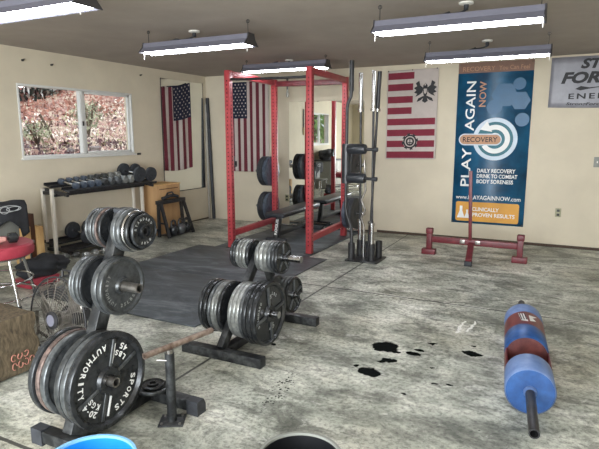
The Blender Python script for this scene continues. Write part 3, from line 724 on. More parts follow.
# --- silver banner at the right edge
t = thing('vinyl_banner', 'silver banner with black lettering cut by the right edge of the photo', 'banner', (5.485, 0, 1.845))
SW, SH = 1.50, 0.625
c = MB(); vs = []; fs = []
bmap2 = lambda u, v, w=0: (u + 0.01 * v, -0.012 - w - 0.004 * math.sin(u * 7), v - 0.015 * math.sin(u * PI / SW) * (v < 0.1))
for i in range(31):
    for j in range(9): vs.append(bmap2(SW * i / 30, SH * j / 8))
for i in range(30):
    for j in range(8): a = i * 9 + j; fs.append((a, a + 9, a + 10, a + 1))
c.add(vs, fs); ob = c.build('banner_sheet', 'banner_grey', t, smooth=60); so = ob.modifiers.new('thickness', 'SOLIDIFY'); so.thickness = 0.003; so.offset = 0
tm2 = lambda u, v, w=0: bmap2(u, v, 0.006)
c = MB(); put_text(c, 'STRONG', 0.74, 0.535, 0.80, 0.125, tm2, shear=0.25, bold=0.045); put_text(c, 'FORCE', 0.50, 0.365, 0.74, 0.145, tm2, shear=0.25, bold=0.045)
put_text(c, 'ENERGY', 0.56, 0.135, 0.66, 0.07, tm2, bold=0.02, spacing=1.3); put_text(c, 'StrongForce.com', 0.50, 0.045, 0.58, 0.045, tm2, shear=0.2, bold=0.02)
c.prism([(0.30, .225), (0.36, .26), (0.46, .24), (0.8, .27), (0.46, .225), (0.36, .205)], 0.001, lambda u, v, w: bmap2(u, v, 0.006))
c.build('lettering', 'black_ink', t, smooth=0)

# ------------------------------------------------------------------ outlets and hooks
def outlet(x, z, label):
    t = thing('wall_outlet', label, 'outlet', (x, 0, z))
    MB().box((0, -0.004, 0), (0.07, 0.008, 0.115), bev=0.003).build('cover_plate', mat('plate_ivory_%d' % int(x * 100), srgb(150, 148, 120), 0.5), t)
    s_ = MB(); s_.box((0, -0.009, 0.027), (0.034, 0.003, 0.03), bev=0.001); s_.box((0, -0.009, -0.027), (0.034, 0.003, 0.03), bev=0.001); s_.build('socket', 'glass_dark', t)
outlet(5.708, 0.47, 'outlet low on the back wall right of the blue banner'); outlet(1.61, 0.45, 'outlet low on the back wall beside the tall mirror')
t = thing('wall_switch', 'grey switch plate at the right edge of the back wall', 'switch', (6.11, 0, 1.15))
MB().box((0, -0.004, 0), (0.08, 0.008, 0.13), bev=0.003).build('cover_plate', 'grey_plastic', t); MB().box((0, -0.012, 0), (0.012, 0.014, 0.025), bev=0.002).build('toggle', 'white_plastic', t)
for y, z, lb in ((-3.53, 2.355, 'small dark hook above the left end of the window'), (-3.14, 2.345, 'small dark hook above the left pane of the window'), (-1.607, 2.37, 'small dark hook between the window and the flag')):
    h = MB(); h.cyl((0, y, z), (0.02, y, z), 0.012, n=12); h.tube([(0.02, y, z), (0.035, y, z), (0.04, y, z + 0.015)], 0.005, 8)
    tag(h.build('wall_hook', 'glass_dark', origin=(0, y, z)), lb, 'hook', 'hooks on the left wall')
h = MB().box((0.012, -1.72, 1.215), (0.024, 0.06, 0.03), bev=0.004)
tag(h.build('curtain_bracket', 'glass_dark', origin=(0, -1.72, 1.215)), 'small bracket at the lower right corner of the window', 'bracket')

# ------------------------------------------------------------------ floor mats
def fmat(x0, x1, y0, y1, z, label, rz=0.0):
    cx, cy = (x0 + x1) / 2, (y0 + y1) / 2
    o = MB().box((0, 0, 0.006), (x1 - x0, y1 - y0, 0.012), bev=0.003).build('rubber_mat', 'mat'); o.location = (cx, cy, z); o.rotation_euler = (0, 0, rz)
    tag(o, label, 'mat', 'black rubber floor mats')
fmat(1.33, 3.25, -3.34, -2.06, 0.0005, 'black rubber mat joining the mat under the rack')
fmat(1.33, 3.24, -4.61, -3.345, 0.0005, 'black rubber mat nearest the front plate trees', 0.0)
fmat(1.60, 2.99, -2.055, -0.12, 0.0005, 'black rubber mat under the red rack')

# ------------------------------------------------------------------ power rack
t = thing('power_rack', 'tall red power rack with drilled uprights by the back wall', 'rack', (2.35, -1.3, 0.0127))
UP = [(1.836, -2.002), (2.931, -1.882), (2.868, -0.58), (1.773, -0.70)]
O = Vector((2.35, -1.3, 0.0127)); TOP = 2.29
for (x, y) in UP:
    u = MB(); u.box((x, y, TOP / 2 + 0.0127), (0.076, 0.076, TOP), bev=0.006)
    for k in range(42):
        z = 0.12 + k * 0.05
        for nx, ny in ((0, -1), (1, 0)):
            u.cyl((x + nx * 0.0375, y + ny * 0.0375, z), (x + nx * 0.0386, y + ny * 0.0386, z), 0.0085, n=10, mi=1)
    u.build('upright', ['red', 'hole'], t, origin=O)
    MB().box((x, y, 0.0157), (0.11, 0.11, 0.006)).build('foot_plate', 'black_steel', t, origin=O)
def rb(a, b_, z, name, m_, w=0.06, h=0.076):
    a = Vector((*a, z)); b_ = Vector((*b_, z)); d = (b_ - a).normalized() * 0.038
    MB().beam(a + d, b_ - d, w, h, bev=0.005).build(name, m_, t, origin=O)
rb(UP[0], UP[3], 0.20, 'side_brace', 'red'); rb(UP[1], UP[2], 0.20, 'side_brace', 'red')
rb(UP[0], UP[3], 2.26, 'top_beam', 'red'); rb(UP[1], UP[2], 2.26, 'top_beam', 'red')
rb(UP[3], UP[2], 2.24, 'rear_crossmember', 'dark_red')
MB().tube([(UP[0][0] + 0.04, UP[0][1], 2.19), (UP[0][0] + 0.12, UP[0][1] + 0.01, 2.185), (UP[1][0] - 0.12, UP[1][1] - 0.01, 2.185), (UP[1][0] - 0.04, UP[1][1], 2.19)], 0.016, 12).build('pull_up_bar', 'black_steel', t, origin=O)
for (x, y), s_ in ((UP[3], -1), (UP[2], 1)):
    for z in (0.945 if s_ < 0 else 1.065, 0.40 if s_ < 0 else 0.362):
        MB().cyl((x + s_ * 0.038, y, z), (x + s_ * 0.33, y, z), 0.024, n=16).build('plate_peg', 'chrome', t, origin=O)
for (x, y) in (UP[0], UP[1]):   # j-cups inside the front uprights
    j = MB(); j.box((x, y + 0.055, 1.15), (0.06, 0.03, 0.14)); j.box((x, y + 0.085, 1.09), (0.06, 0.06, 0.02)); j.box((x, y + 0.115, 1.12), (0.06, 0.012, 0.07)); j.build('bar_cup', 'black_steel', t, origin=O)
# strap with rope end hanging from the rear crossmember
h = thing('hanging_strap', 'black strap with grey end hanging inside the red rack', 'strap', (1.975, -0.66, 2.04))
MB().box((0, 0, 0.18), (0.02, 0.01, 0.16)).build('strap', 'fabric_black', h, smooth=0)
MB().box((0, 0.025, 0.20 - 0.0), (0.03, 0.11, 0.10)).build('strap_loop', 'fabric_black', h, smooth=0) if False else MB().box((0, 0, 0.27), (0.03, 0.012, 0.03)).build('strap_loop', 'fabric_black', h)
MB().lathe([(0.001, 0), (0.02, 0.02), (0.022, 0.05), (0.012, 0.10), (0.006, 0.12)], (0, 0, 0), (0, 0, 1), 16).build('handle', 'strap_grey', h)

# ------------------------------------------------------------------ plates
def plate_mesh(R, T, m_, kind='iron', n=40):
    """olympic plate: axis +x, back face at x=0, front at x=T"""
    mb = MB(); rr = R
    if kind == 'bumper':
        prof = [(0.026, 0), (R * 0.93, 0), (R, T * 0.08), (R, T * 0.92), (R * 0.93, T), (R * 0.60, T), (R * 0.55, T * 0.9), (R * 0.3, T * 0.9), (0.055, T), (0.026, T)]
    else:
        rim = R * 0.90; rec = T * 0.42
        prof = [(0.026, 0), (R * 0.2, 0), (R * 0.24, T * 0.25), (rim - R * 0.04, T * 0.25), (rim, 0), (R - 0.007, 0), (R - 0.002, 0.002), (R, 0.007), (R, T - 0.007), (R - 0.002, T - 0.002), (R - 0.007, T),
                (rim, T), (rim - R * 0.05, T - rec), (R * 0.30, T - rec), (R * 0.26, T), (0.032, T), (0.026, T * 0.9)]
    mb.ring(prof, (0, 0, 0), (1, 0, 0), n)
    return mb
_pc = {}
def plate(loc, R, T, m_, label, group, kind='iron', name='weight_plate', lettering=None, tilt=None):
    key = (round(R, 3), round(T, 3), m_, kind)
    if key not in _pc:
        o = plate_mesh(R, T, m_, kind).build(name, m_, smooth=40); _pc[key] = o.data
    else:
        o = bpy.data.objects.new(name, _pc[key]); C.objects.link(o)
    o.location = loc; o.rotation_euler = tilt if tilt else (random.uniform(0, 6.28), 0, 0)
    tag(o, label, 'weight plate', group)
    return o
ORD = ['outermost', 'second', 'third', 'fourth', 'fifth', 'sixth', 'seventh', 'eighth', 'ninth']
def stack(x0, y, z, specs, sgn, where, group):
    """specs from the post outwards: (R,T,mat,kind,adj,gap)"""
    x = x0; n = len(specs); outp = []
    for i, (R, T, m_, kind, adj, gap) in enumerate(specs):
        x += sgn * gap
        k = n - 1 - i; pos = ('outermost' if k == 0 else 'innermost' if i == 0 else ORD[k] + ' from outside')
        lb = '%s plate, %s, %s' % (adj, pos, where)
        dy = random.uniform(-0.003, 0.003); dz = -(R > 0 and 0.0)
        if sgn > 0: o = plate((x, y + dy, z), R, T, m_, lb, group, kind)
        else:
            o = plate((x, y + dy, z), R, T, m_, lb, group, kind, tilt=(random.uniform(0, 6.28), 0, PI))
        outp.append((o, x)); x += sgn * (T + 0.002)
    return outp, x

def plate_writing(mb, R, T, items, mi=0, x=None):
    """items: (text, radius, centre angle deg, height, per-letter angle, flip) on the +x face"""
    xx = T - T * 0.42 + 0.001 if x is None else x
    for (s_, r, ac, h, da, flip) in items:
        n = len(s_)
        for i, ch in enumerate(s_):
            if ch == ' ': continue
            a = math.radians(ac + (da * ((n - 1) / 2 - i)) * (1 if not flip else -1))
            # face seen from +x: right is +y, up is +z
            cy_, cz_ = r * math.cos(a), r * math.sin(a); ro = a - PI / 2 + (PI if flip else 0)
            wdt = h * (0.35 if ch in 'I1.' else 0.78)
            put_text(mb, ch, cy_, cz_, wdt, h if ch != '.' else h * 0.25, lambda u, v, w: (xx, u, v), rot=ro, mi=mi, bold=0.03)

# ------------------------------------------------------------------ plate tree, front left
P1 = Vector((3.72, -5.95, 0)); t = thing('plate_tree', 'black plate tree at front left with three tiers', 'weight rack', P1)
for yf in (-6.20, -5.64):
    MB().box((3.79, yf, 0.045), (0.46, 0.065, 0.06), bev=0.004).build('foot', 'black_worn', t, origin=P1)
    for s_ in (-1, 1): MB().prism([(-0.037, 0), (0.037, 0), (0.037, 0.05), (0.02, 0.082), (-0.037, 0.082)], 0.075, lambda u, v, w: (3.79 + s_ * 0.255 - 0.0375 + w, yf + u, v + 0.0)).build('foot_cap', 'rubber', t, origin=P1)
MB().beam((3.72, -6.17, 0.048), (3.72, -5.67, 0.048), 0.06, 0.06, bev=0.004).build('base_rail', 'black_worn', t, origin=P1)
MB().beam((3.72, -6.175, 0.08), (3.72, -5.765, 1.10), 0.062, 0.075, bev=0.004, up=(0, 1, 0.4)).build('post', 'black_worn', t, origin=P1)
MB().box((3.72, -5.765, 1.115), (0.066, 0.08, 0.02), bev=0.004).build('post_cap', 'rubber', t, origin=P1)
def on_post(z): return -6.202 + (z - 0.0) * 0.4045
PEG = [(1.02, 0.132), (0.755, 0.18), (0.335, 0.165)]
for z, L in PEG:
    for s_ in (-1, 1):
        tip = L if s_ > 0 else 0.11
        a = (3.72 + s_ * 0.03, on_post(z), z); pg = MB(); pg.ring([(0.024, 0), (0.024, tip), (0.018, tip), (0.018, 0)], a, (s_, 0, 0), 20)
        pg.build('peg', 'black_steel' if z > 1 else 'steel', t, origin=P1)
        MB().cyl((3.72 + s_ * 0.031, on_post(z), z), (3.72 + s_ * 0.037, on_post(z), z), 0.05, n=24).build('peg_flange', 'black_worn', t, origin=P1)
G = 'weight plates on the front left plate tree'
sx = 3.72 + 0.038
stack(sx, on_post(1.02), 1.02, [(.112, .030, 'iron', 'iron', 'grey iron', 0), (.112, .026, 'iron', 'iron', 'grey iron', 0), (.105, .018, 'chrome', 'iron', 'shiny steel', 0), (.100, .022, 'iron_dark', 'iron', 'small dark iron', 0), (.088, .020, 'iron_dark', 'iron', 'small dark iron', 0)], 1, 'top right peg of the front-left tree', G)
stack(3.72 - 0.038, on_post(1.02), 1.02, [(.108, .02, 'iron_dark', 'iron', 'dark iron', 0), (.108, .014, 'iron_rust', 'iron', 'rusty iron', 0.004), (.108, .016, 'iron', 'iron', 'grey iron', 0), (.106, .016, 'iron', 'iron', 'grey iron', 0.002), (.104, .016, 'iron_dark', 'iron', 'dark iron', 0.002), (.102, .016, 'iron', 'iron', 'small grey iron', 0)], -1, 'top left peg of the front-left tree', G)
stack(sx, on_post(.755), .755, [(.148, .036, 'iron', 'iron', 'grey iron', 0), (.148, .030, 'iron', 'iron', 'dished grey iron', 0)], 1, 'middle right peg of the front-left tree', G)
stack(3.72 - 0.038, on_post(.755), .755, [(.140, .024, 'iron_dark', 'iron', 'dark iron', 0), (.138, .022, 'iron', 'iron', 'grey iron', 0.002), (.138, .022, 'iron', 'iron', 'grey iron', 0.002), (.136, .016, 'iron', 'iron', 'thin grey iron', 0.002)], -1, 'middle left peg of the front-left tree', G)
lo, _ = stack(sx, on_post(.335), .335, [(.226, .036, 'iron', 'iron', 'large iron', 0), (.226, .036, 'iron', 'iron', 'large iron', 0), (.236, .042, 'iron_dark', 'iron', 'large lettered iron', 0.002)], 1, 'bottom right peg of the front-left tree', G)
stack(3.72 - 0.038, on_post(.335), .335, [(.210, .034, 'iron', 'iron', 'large grey iron', 0.0), (.210, .030, 'iron_rust', 'iron', 'large rusty iron', 0.004), (.215, .034, 'iron_dark', 'iron', 'large black rimmed', 0.004)], -1, 'bottom left peg of the front-left tree', G)
big = lo[-1][0]; big.rotation_euler = (0, 0, 0)
w_ = MB(); plate_writing(w_, .236, .042, [('AUTHORITY', 0.165, 140, 0.032, 11.5, True), ('SPORTS', 0.165, -45, 0.032, 12, False), ('45', 0.170, 50, 0.030, 10, True), ('LBS', 0.132, 50, 0.026, 12, True), ('20.4', 0.165, 222, 0.030, 9, False), ('KGS', 0.128, 222, 0.028, 13, False)])
w_.build('lettering', 'white_ink', big, smooth=0)
r_ = MB()
for a in (22, 75, 200, 255):
    ca, sa = math.cos(math.radians(a)), math.sin(math.radians(a)); MB().beam((.0255, ca * 0.055, sa * 0.055), (.0255, ca * 0.197, sa * 0.197), 0.018, 0.010, bev=0.003, up=(1, 0, 0)).build('spoke', 'iron', big)
r_ = MB()
for a, o_ in ((255, 0.03), (75, -0.004)):
    ca, sa = math.cos(math.radians(a)), math.sin(math.radians(a)); MB().beam((.0275, ca * 0.08 - sa * o_, sa * 0.08 + ca * o_), (.0275, ca * 0.185 - sa * o_, sa * 0.175 + ca * o_), 0.008, 0.006, up=(1, 0, 0)).build('bright_rib', 'white_ink', big, smooth=0)
# writing on the top small plate
for o in bpy.data.objects:
    if o.get('label', '').startswith('small dark iron plate, outermost, top right'):
        o.rotation_euler = (0, 0, 0); w_ = MB(); plate_writing(w_, .088, .02, [('STANDARD', 0.062, 100, 0.014, 19, False), ('10LB', 0.062, -80, 0.014, 19, True)], x=0.0126); w_.build('lettering', 'grey_ink', o, smooth=0)
        MB().ring([(0.026, 0.02), (0.040, 0.02), (0.038, 0.032), (0.026, 0.032)], (0, 0, 0), (1, 0, 0), 24).build('hub', 'iron_dark', o)
    if o.get('label', '').startswith('dished grey iron plate, outermost, middle right'):
        o.rotation_euler = (0, 0, 0); w_ = MB(); plate_writing(w_, .148, .03, [('AUTHORITY', 0.100, 190, 0.018, 12, False), ('25LBS', 0.100, -70, 0.018, 13, True)]); w_.build('lettering', 'iron_light', o, smooth=0)
# small plate lying on the rear foot
o = plate((3.765, -5.665, 0.083), .088, .022, 'iron', 'small iron plate lying flat on the rear foot of the front left tree', None, tilt=(0, -PI / 2, 0))
o = plate((3.765, -5.665, 0.1065), .066, .016, 'iron_dark', 'smallest iron plate lying on the plate that lies on the rear foot', None, tilt=(0, -PI / 2, 0))

# ------------------------------------------------------------------ plate tree, centre
P2 = Vector((3.75, -4.6, 0)); t = thing('plate_tree', 'black a-frame plate tree in the middle of the floor', 'weight rack', P2)
for yf in (-4.99, -4.14):
    o_ = MB(); o_.box((3.765, yf, 0.034), (0.64, 0.07, 0.066), bev=0.003); o_.build('foot', 'black_worn', t, origin=P2)
MB().beam((3.75, -4.96, 0.034), (3.75, -4.17, 0.034), 0.06, 0.06, bev=0.004).build('base_rail', 'black_steel', t, origin=P2)
MB().beam((3.75, -4.98, 0.065), (3.75, -4.45, 0.655), 0.05, 0.065, bev=0.004, up=(0, 1, 0.4)).build('post', 'black_worn', t, origin=P2)
MB().beam((3.75, -4.15, 0.065), (3.75, -4.41, 0.655), 0.05, 0.065, bev=0.004, up=(0, 1, 0.4)).build('post', 'black_worn', t, origin=P2)
for (y, z, L0) in ((-4.48, 0.615, 0.36), (-4.76, 0.285, 0.33), (-4.30, 0.285, 0.27)):
    for s_ in (-1, 1):
        L = L0 if s_ > 0 else 0.19
        MB().cyl((3.75 + s_ * 0.03, y, z), (3.75 + s_ * L, y, z), 0.024, n=18).build('peg', 'chrome', t, origin=P2)
G = 'weight plates on the centre plate tree'
D, Lg = 'iron_dark', 'iron_light'
stack(3.783, -4.76, .285, [(.196, .029, Lg, 'iron', 'pale iron', 0), (.198, .029, Lg, 'iron', 'pale iron', 0), (.200, .030, Lg, 'iron', 'pale iron', 0), (.208, .032, 'iron', 'iron', 'grey iron', 0), (.222, .034, D, 'iron', 'large dark iron', 0), (.222, .034, D, 'iron', 'large dark iron', 0), (.222, .036, D, 'iron', 'large spoked iron', 0)], 1, 'front right peg of the centre tree', G)
stack(3.722, -4.76, .285, [(.190, .028, D, 'iron', 'dark iron', 0.0), (.190, .028, Lg, 'iron', 'pale iron', 0), (.185, .026, Lg, 'iron', 'pale iron', 0), (.185, .026, 'iron', 'iron', 'grey iron', 0), (.190, .034, D, 'iron', 'dark iron', 0.002), (.190, .030, D, 'iron', 'dark iron', 0.002)], -1, 'front left peg of the centre tree', G)
stack(3.783, -4.48, .615, [(.115, .032, Lg, 'iron', 'pale iron', 0), (.115, .032, Lg, 'iron', 'pale iron', 0), (.118, .032, Lg, 'iron', 'pale iron', 0), (.118, .031, 'iron', 'iron', 'grey iron', 0), (.120, .028, D, 'iron', 'dark iron', 0), (.120, .024, D, 'iron', 'dark ridged iron', 0)], 1, 'top right peg of the centre tree', G)
stack(3.728, -4.48, .615, [(.112, .030, D, 'iron', 'dark iron', 0.0), (.110, .026, Lg, 'iron', 'pale iron', 0), (.110, .026, Lg, 'iron', 'pale iron', 0), (.112, .026, Lg, 'iron', 'pale iron', 0), (.112, .026, D, 'iron', 'dark iron', 0), (.110, .022, D, 'iron', 'dark iron', 0)], -1, 'top left peg of the centre tree', G)
stack(3.785, -4.30, .285, [(.135, .030, 'iron', 'iron', 'grey iron', 0.0), (.135, .030, 'iron', 'iron', 'grey iron', 0.06), (.138, .028, 'iron', 'iron', 'grey iron', 0), (.138, .028, D, 'iron', 'dark spoked iron', 0)], 1, 'rear right peg of the centre tree', G)
for o in list(bpy.data.objects):
    lb = o.get('label', '')
    if lb.startswith('large spoked iron') or lb.startswith('dark spoked iron') or lb.startswith('dark ridged iron'):
        o.rotation_euler = (0, 0, 0); R_ = .222 if 'large' in lb else (.138 if 'spoked' in lb else .12); T_ = {.222: .036, .138: .028, .12: .024}[R_]
        s_ = MB()
        for k in range(5 if R_ < .2 else 4):
            a = math.radians(k * (72 if R_ < .2 else 90) + (18 if R_ < .2 else 8)); ca, sa = math.cos(a), math.sin(a)
            MB().beam((T_ - 0.008, ca * R_ * 0.22, sa * R_ * 0.22), (T_ - 0.008, ca * R_ * 0.88, sa * R_ * 0.88), 0.02 if R_ > .2 else 0.014, 0.012, bev=0.003, up=(1, 0, 0)).build('spoke', 'iron', o)
        if R_ > .2:
            w_ = MB(); plate_writing(w_, R_, T_, [('45', 0.115, 88, 0.030, 15, False), ('LBS', 0.140, 60, 0.022, 11, False), ('STANDARD', 0.150, 170, 0.022, 9, False), ('45', 0.110, -75, 0.040, 20, True)]); w_.build('lettering', 'grey_ink', o, smooth=0)

# ------------------------------------------------------------------ t-shaped steel stand
t = thing('steel_pipe_stand', 'steel t-shaped pipe stand in front of the centre plate tree', 'stand', (3.988, -5.77, 0)); 
MB().box((0, 0, 0.004), (0.13, 0.12, 0.008), bev=0.001, mtx=Matrix.Rotation(0.5, 4, 'Z')).build('base_plate', 'black_worn', t)
bl = MB()
for sx_, sy_ in ((1, 1), (1, -1), (-1, 1), (-1, -1)):
    v = Matrix.Rotation(0.5, 4, 'Z') @ Vector((sx_ * .047, sy_ * .043, 0)); bl.cyl((v.x, v.y, 0.008), (v.x, v.y, 0.014), 0.007, n=6)
bl.build('bolt', 'steel', t)
MB().cyl((0, 0, 0.008), (0, 0, 0.385), 0.025, n=24).build('post', 'black_worn', t)
p_ = MB(); p_.cyl((0, 0, 0.33), (0, 0, 0.405), 0.021, n=20); p_.build('inner_sleeve', 'steel', t)
p_ = MB(); p_.cyl((0, -0.02, 0.35), (-0.05, -0.04, 0.35), 0.005, n=8); p_.build('pin', 'steel', t)
a = Vector((-0.030, -0.150, 0.418)); b_ = Vector((0.058, 0.29, 0.418)); p_ = MB(); p_.ring([(0.0165, 0), (0.0165, (b_ - a).length), (0.012, (b_ - a).length), (0.012, 0)], a, b_ - a, 20)
p_.build('pipe', 'rusty_pipe', t)

# ------------------------------------------------------------------ rack plates, bench
G = 'bumper plates on the pegs of the red rack'
for (x0, y, z, sg, wh) in ((1.735, -0.70, 0.945, -1, 'upper left peg of the red rack'), (1.735, -0.70, 0.40, -1, 'lower left peg of the red rack'), (2.906, -0.58, 1.065, 1, 'upper right peg of the red rack'), (2.906, -0.58, 0.362, 1, 'lower right peg of the red rack')):
    sp = [(.225, .06, 'rubber_blue', 'bumper', 'thick slate bumper', 0.004), (.225, .05, 'rubber', 'bumper', 'black bumper', 0), (.225, .04, 'rubber', 'bumper', 'thin black bumper', 0)]
    stack(x0, y, z, sp, sg, wh, G)
t = thing('flat_bench', 'flat black weight bench inside the red rack', 'bench', (2.18, -0.85, 0.0127), rz=0.04)
MB().box((0, 0, 0.385), (0.30, 1.32, 0.065), bev=0.02).build('pad', 'pad', t)
MB().box((0, 0, 0.343), (0.05, 1.1, 0.018)).build('pad_frame', 'black_steel', t)
MB().beam((0, -0.60, 0.03), (0, -0.50, 0.34), 0.065, 0.075, bev=0.004, up=(0, 1, 0)).build('leg', 'black_steel', t)
MB().beam((0, 0.60, 0.03), (0, 0.50, 0.34), 0.065, 0.075, bev=0.004, up=(0, 1, 0)).build('leg', 'black_steel', t)
MB().beam((0, -0.58, 0.10), (0, 0.58, 0.10), 0.05, 0.05, bev=0.004).build('stretcher', 'black_steel', t)
for y in (-0.60, 0.60): MB().box((0, y, 0.03), (0.42 if y > 0 else 0.30, 0.07, 0.06), bev=0.005).build('foot', 'rubber', t)
w_ = MB(); d_ = Vector((0, 0.10, 0.31)).normalized()
cb = Vector((0, -0.55, 0.20)) + Vector((0, -0.3, 0.1)).normalized() * 0.0395
put_text(w_, 'ROGUE', 0, 0, 0.22, 0.04, lambda u, v, w: tuple(cb + Vector((1, 0, 0)) * u + d_ * v), rot=PI / 2, bold=0.03); w_.build('lettering', 'white_ink', t, smooth=0)

# barbell on the floor by the mirror
def barbell(L=2.2, sl=0.42):
    mb = MB(); mb.cyl((-L / 2 + sl, 0, 0), (L / 2 - sl, 0, 0), 0.014, n=14); return mb
def vertical_bar(t, x, y, z0, lean, sleeve_m, shaft_m):
    """olympic bar standing in a holder tube; lean is the offset at the top"""
    a = Vector((x, y, z0)); b_ = Vector((x + lean[0], y + lean[1], z0 + 2.19)); d = (b_ - a).normalized(); q = lambda s_: a + d * s_
    MB().cyl(q(0), q(0.42), 0.025, n=18).build('sleeve', sleeve_m, t, origin=t.location)
    MB().cyl(q(1.77), q(2.19), 0.025, n=18).build('sleeve', sleeve_m, t, origin=t.location)
    for s0, s1 in ((0.42, 0.45), (1.74, 1.77)): MB().cyl(q(s0), q(s1), 0.036, n=18).build('collar', 'chrome', t, origin=t.location)
    MB().cyl(q(0.45), q(1.74), 0.0142, n=14).build('shaft', shaft_m, t, origin=t.location)
t = thing('barbell', 'steel barbell lying on the floor in front of the tall mirror', 'barbell', (2.12, -0.22, 0.0377 - 0.0127 * 0))
MB().cyl((-0.62, 0, 0), (0.68, 0, 0), 0.0145, n=14).build('shaft', 'chrome', t)
for s_ in (-1, 1):
    MB().cyl((0.03 + s_ * 0.65, 0, 0), (0.03 + s_ * 0.68, 0, 0), 0.036, n=18).build('collar', 'chrome', t)
    MB().cyl((0.03 + s_ * 0.68, 0, 0), (0.03 + s_ * 0.98, 0, 0), 0.025, n=18).build('sleeve', 'chrome', t)

# ------------------------------------------------------------------ vertical bar holder with bars
HB = Vector((3.665, -1.83, 0)); t = thing('bar_holder', 'black floor stand holding upright barbells right of the red rack', 'bar rack', HB)
MB().box((3.665, -1.83, 0.012), (0.40, 0.38, 0.018), bev=0.003).build('base_plate', 'black_worn', t, origin=HB)
TB = [(3.53, -1.97), (3.56, -1.75), (3.69, -1.80), (3.77, -1.93), (3.79, -1.72)]
for (x, y) in TB:
    MB().ring([(0.037, 0), (0.041, 0), (0.041, 0.20), (0.037, 0.20)], (x, y, 0.0215), (0, 0, 1), 20).build('holder_tube', 'black_steel', t, origin=HB)
b1 = thing('barbell', 'barbell with long chrome sleeves, left of the pair standing in the holder', 'barbell', (3.56, -1.75, 0.023)); vertical_bar(b1, 3.56, -1.75, 0.023, (-0.03, 0.0), 'chrome', 'black_steel')
b2 = thing('barbell', 'black shafted barbell with chrome sleeves at the front of the holder', 'barbell', (3.77, -1.93, 0.023)); vertical_bar(b2, 3.77, -1.93, 0.023, (-0.035, 0.05), 'chrome', 'black_steel')
b3 = thing('barbell', 'black barbell leaning behind the front one in the holder', 'barbell', (3.69, -1.80, 0.023)); vertical_bar(b3, 3.69, -1.80, 0.023, (0.085, 0.0), 'black_steel', 'black_steel')
# cambered / curl style bar with zig-zag bottom
# safety squat bar: shaft with bend, pads and handles
sb = thing('safety_squat_bar', 'black padded squat bar standing upright at the left of the holder', 'barbell', (3.53, -1.97, 0.023))
o0 = sb.location
zb = [(3.50, -1.96, 0.023), (3.50, -1.96, 0.36), (3.47, -1.95, 0.50), (3.43, -1.94, 0.58), (3.43, -1.94, 1.02)]
MB().tube([(3.53, -1.97, 0.023), (3.53, -1.97, 0.36), (3.515, -1.965, 0.42), (3.455, -1.95, 0.56), (3.44, -1.945, 0.64), (3.44, -1.945, 1.80), (3.45, -1.945, 1.86), (3.485, -1.945, 1.93), (3.49, -1.945, 2.02)], 0.019, 14).build('shaft', 'black_steel', sb, origin=o0)
MB().cyl((3.49, -1.945, 1.99), (3.49, -1.945, 2.33), 0.027, n=18).build('sleeve', 'black_steel', sb, origin=o0)
MB().cyl((3.44, -1.945, 0.93), (3.44, -1.945, 1.39), 0.055, n=20).build('neck_pad', 'pad', sb, origin=o0)
for z in (1.335, 1.00):
    MB().lathe([(0.03, 0), (0.055, 0.008), (0.06, 0.02), (0.06, 0.20), (0.052, 0.225), (0.02, 0.23)], (3.47, -1.99, z), (1, -0.05, 0), 22).build('shoulder_pad', 'pad', sb, origin=o0)
    MB().cyl((3.65, -2.0, z), (3.83, -2.01, z - 0.005), 0.018, n=14).build('handle', 'black_steel', sb, origin=o0)
    MB().cyl((3.79, -2.008, z - 0.003), (3.84, -2.011, z - 0.005), 0.026, n=14).build('handle_knob', 'rubber', sb, origin=o0)
cb_ = thing('curl_bar', 'chrome curl bar with zigzag grip behind the padded squat bar', 'barbell', (3.62, -1.79, 0.023))
MB().tube([(3.62, -1.79, 0.023), (3.62, -1.79, 0.40), (3.58, -1.79, 0.50), (3.63, -1.79, 0.60), (3.58, -1.79, 0.72), (3.63, -1.79, 0.84), (3.61, -1.79, 1.2)], 0.013, 12).build('shaft', 'steel', cb_, origin=cb_.location)
MB().cyl((3.62, -1.79, 0.0235), (3.62, -1.79, 0.30), 0.024, n=16).build('sleeve', 'chrome', cb_, origin=cb_.location)

# ------------------------------------------------------------------ red sled
S0 = Vector((4.82, -1.16, 0)); t = thing('weight_sled', 'dark red steel sled with upright pole in front of the blue banner', 'sled', S0)
for x in (4.275, 5.345):
    MB().box((x, -1.16, 0.19), (0.065, 0.065, 0.24), bev=0.003).build('end_post', 'dark_red', t, origin=S0)
    MB().box((x, -1.16, 0.30), (0.085, 0.085, 0.07), bev=0.012).build('post_cap', 'dark_red', t, origin=S0)
    MB().box((x, -1.16, 0.035), (0.17, 0.11, 0.07), bev=0.006).build('foot', 'dark_red', t, origin=S0)
MB().box((4.81, -1.16, 0.195), (1.005, 0.06, 0.075), bev=0.005).build('cross_beam', 'dark_red', t, origin=S0)
MB().beam((4.785, -1.15, 0.17), (4.83, -1.60, 0.045), 0.07, 0.07, bev=0.004).build('front_leg', 'dark_red', t, origin=S0)
MB().box((4.83, -1.605, 0.028), (0.085, 0.05, 0.055), bev=0.004).build('rubber_foot', 'rubber', t, origin=S0)
for s_ in (-1, 1):
    b = MB().box((4.775 + s_ * 0.09, -1.195, 0.20), (0.06, 0.012, 0.05), bev=0.002); b.cyl((4.775 + s_ * 0.09, -1.20, 0.20), (4.775 + s_ * 0.09, -1.21, 0.20), 0.012, n=8); b.build('bolt_plate', 'steel', t, origin=S0)
MB().beam((4.775, -1.18, 0.22), (4.745, -1.22, 1.07), 0.038, 0.038, bev=0.003, up=(0, 1, 0)).build('pole', 'dark_red', t, origin=S0)

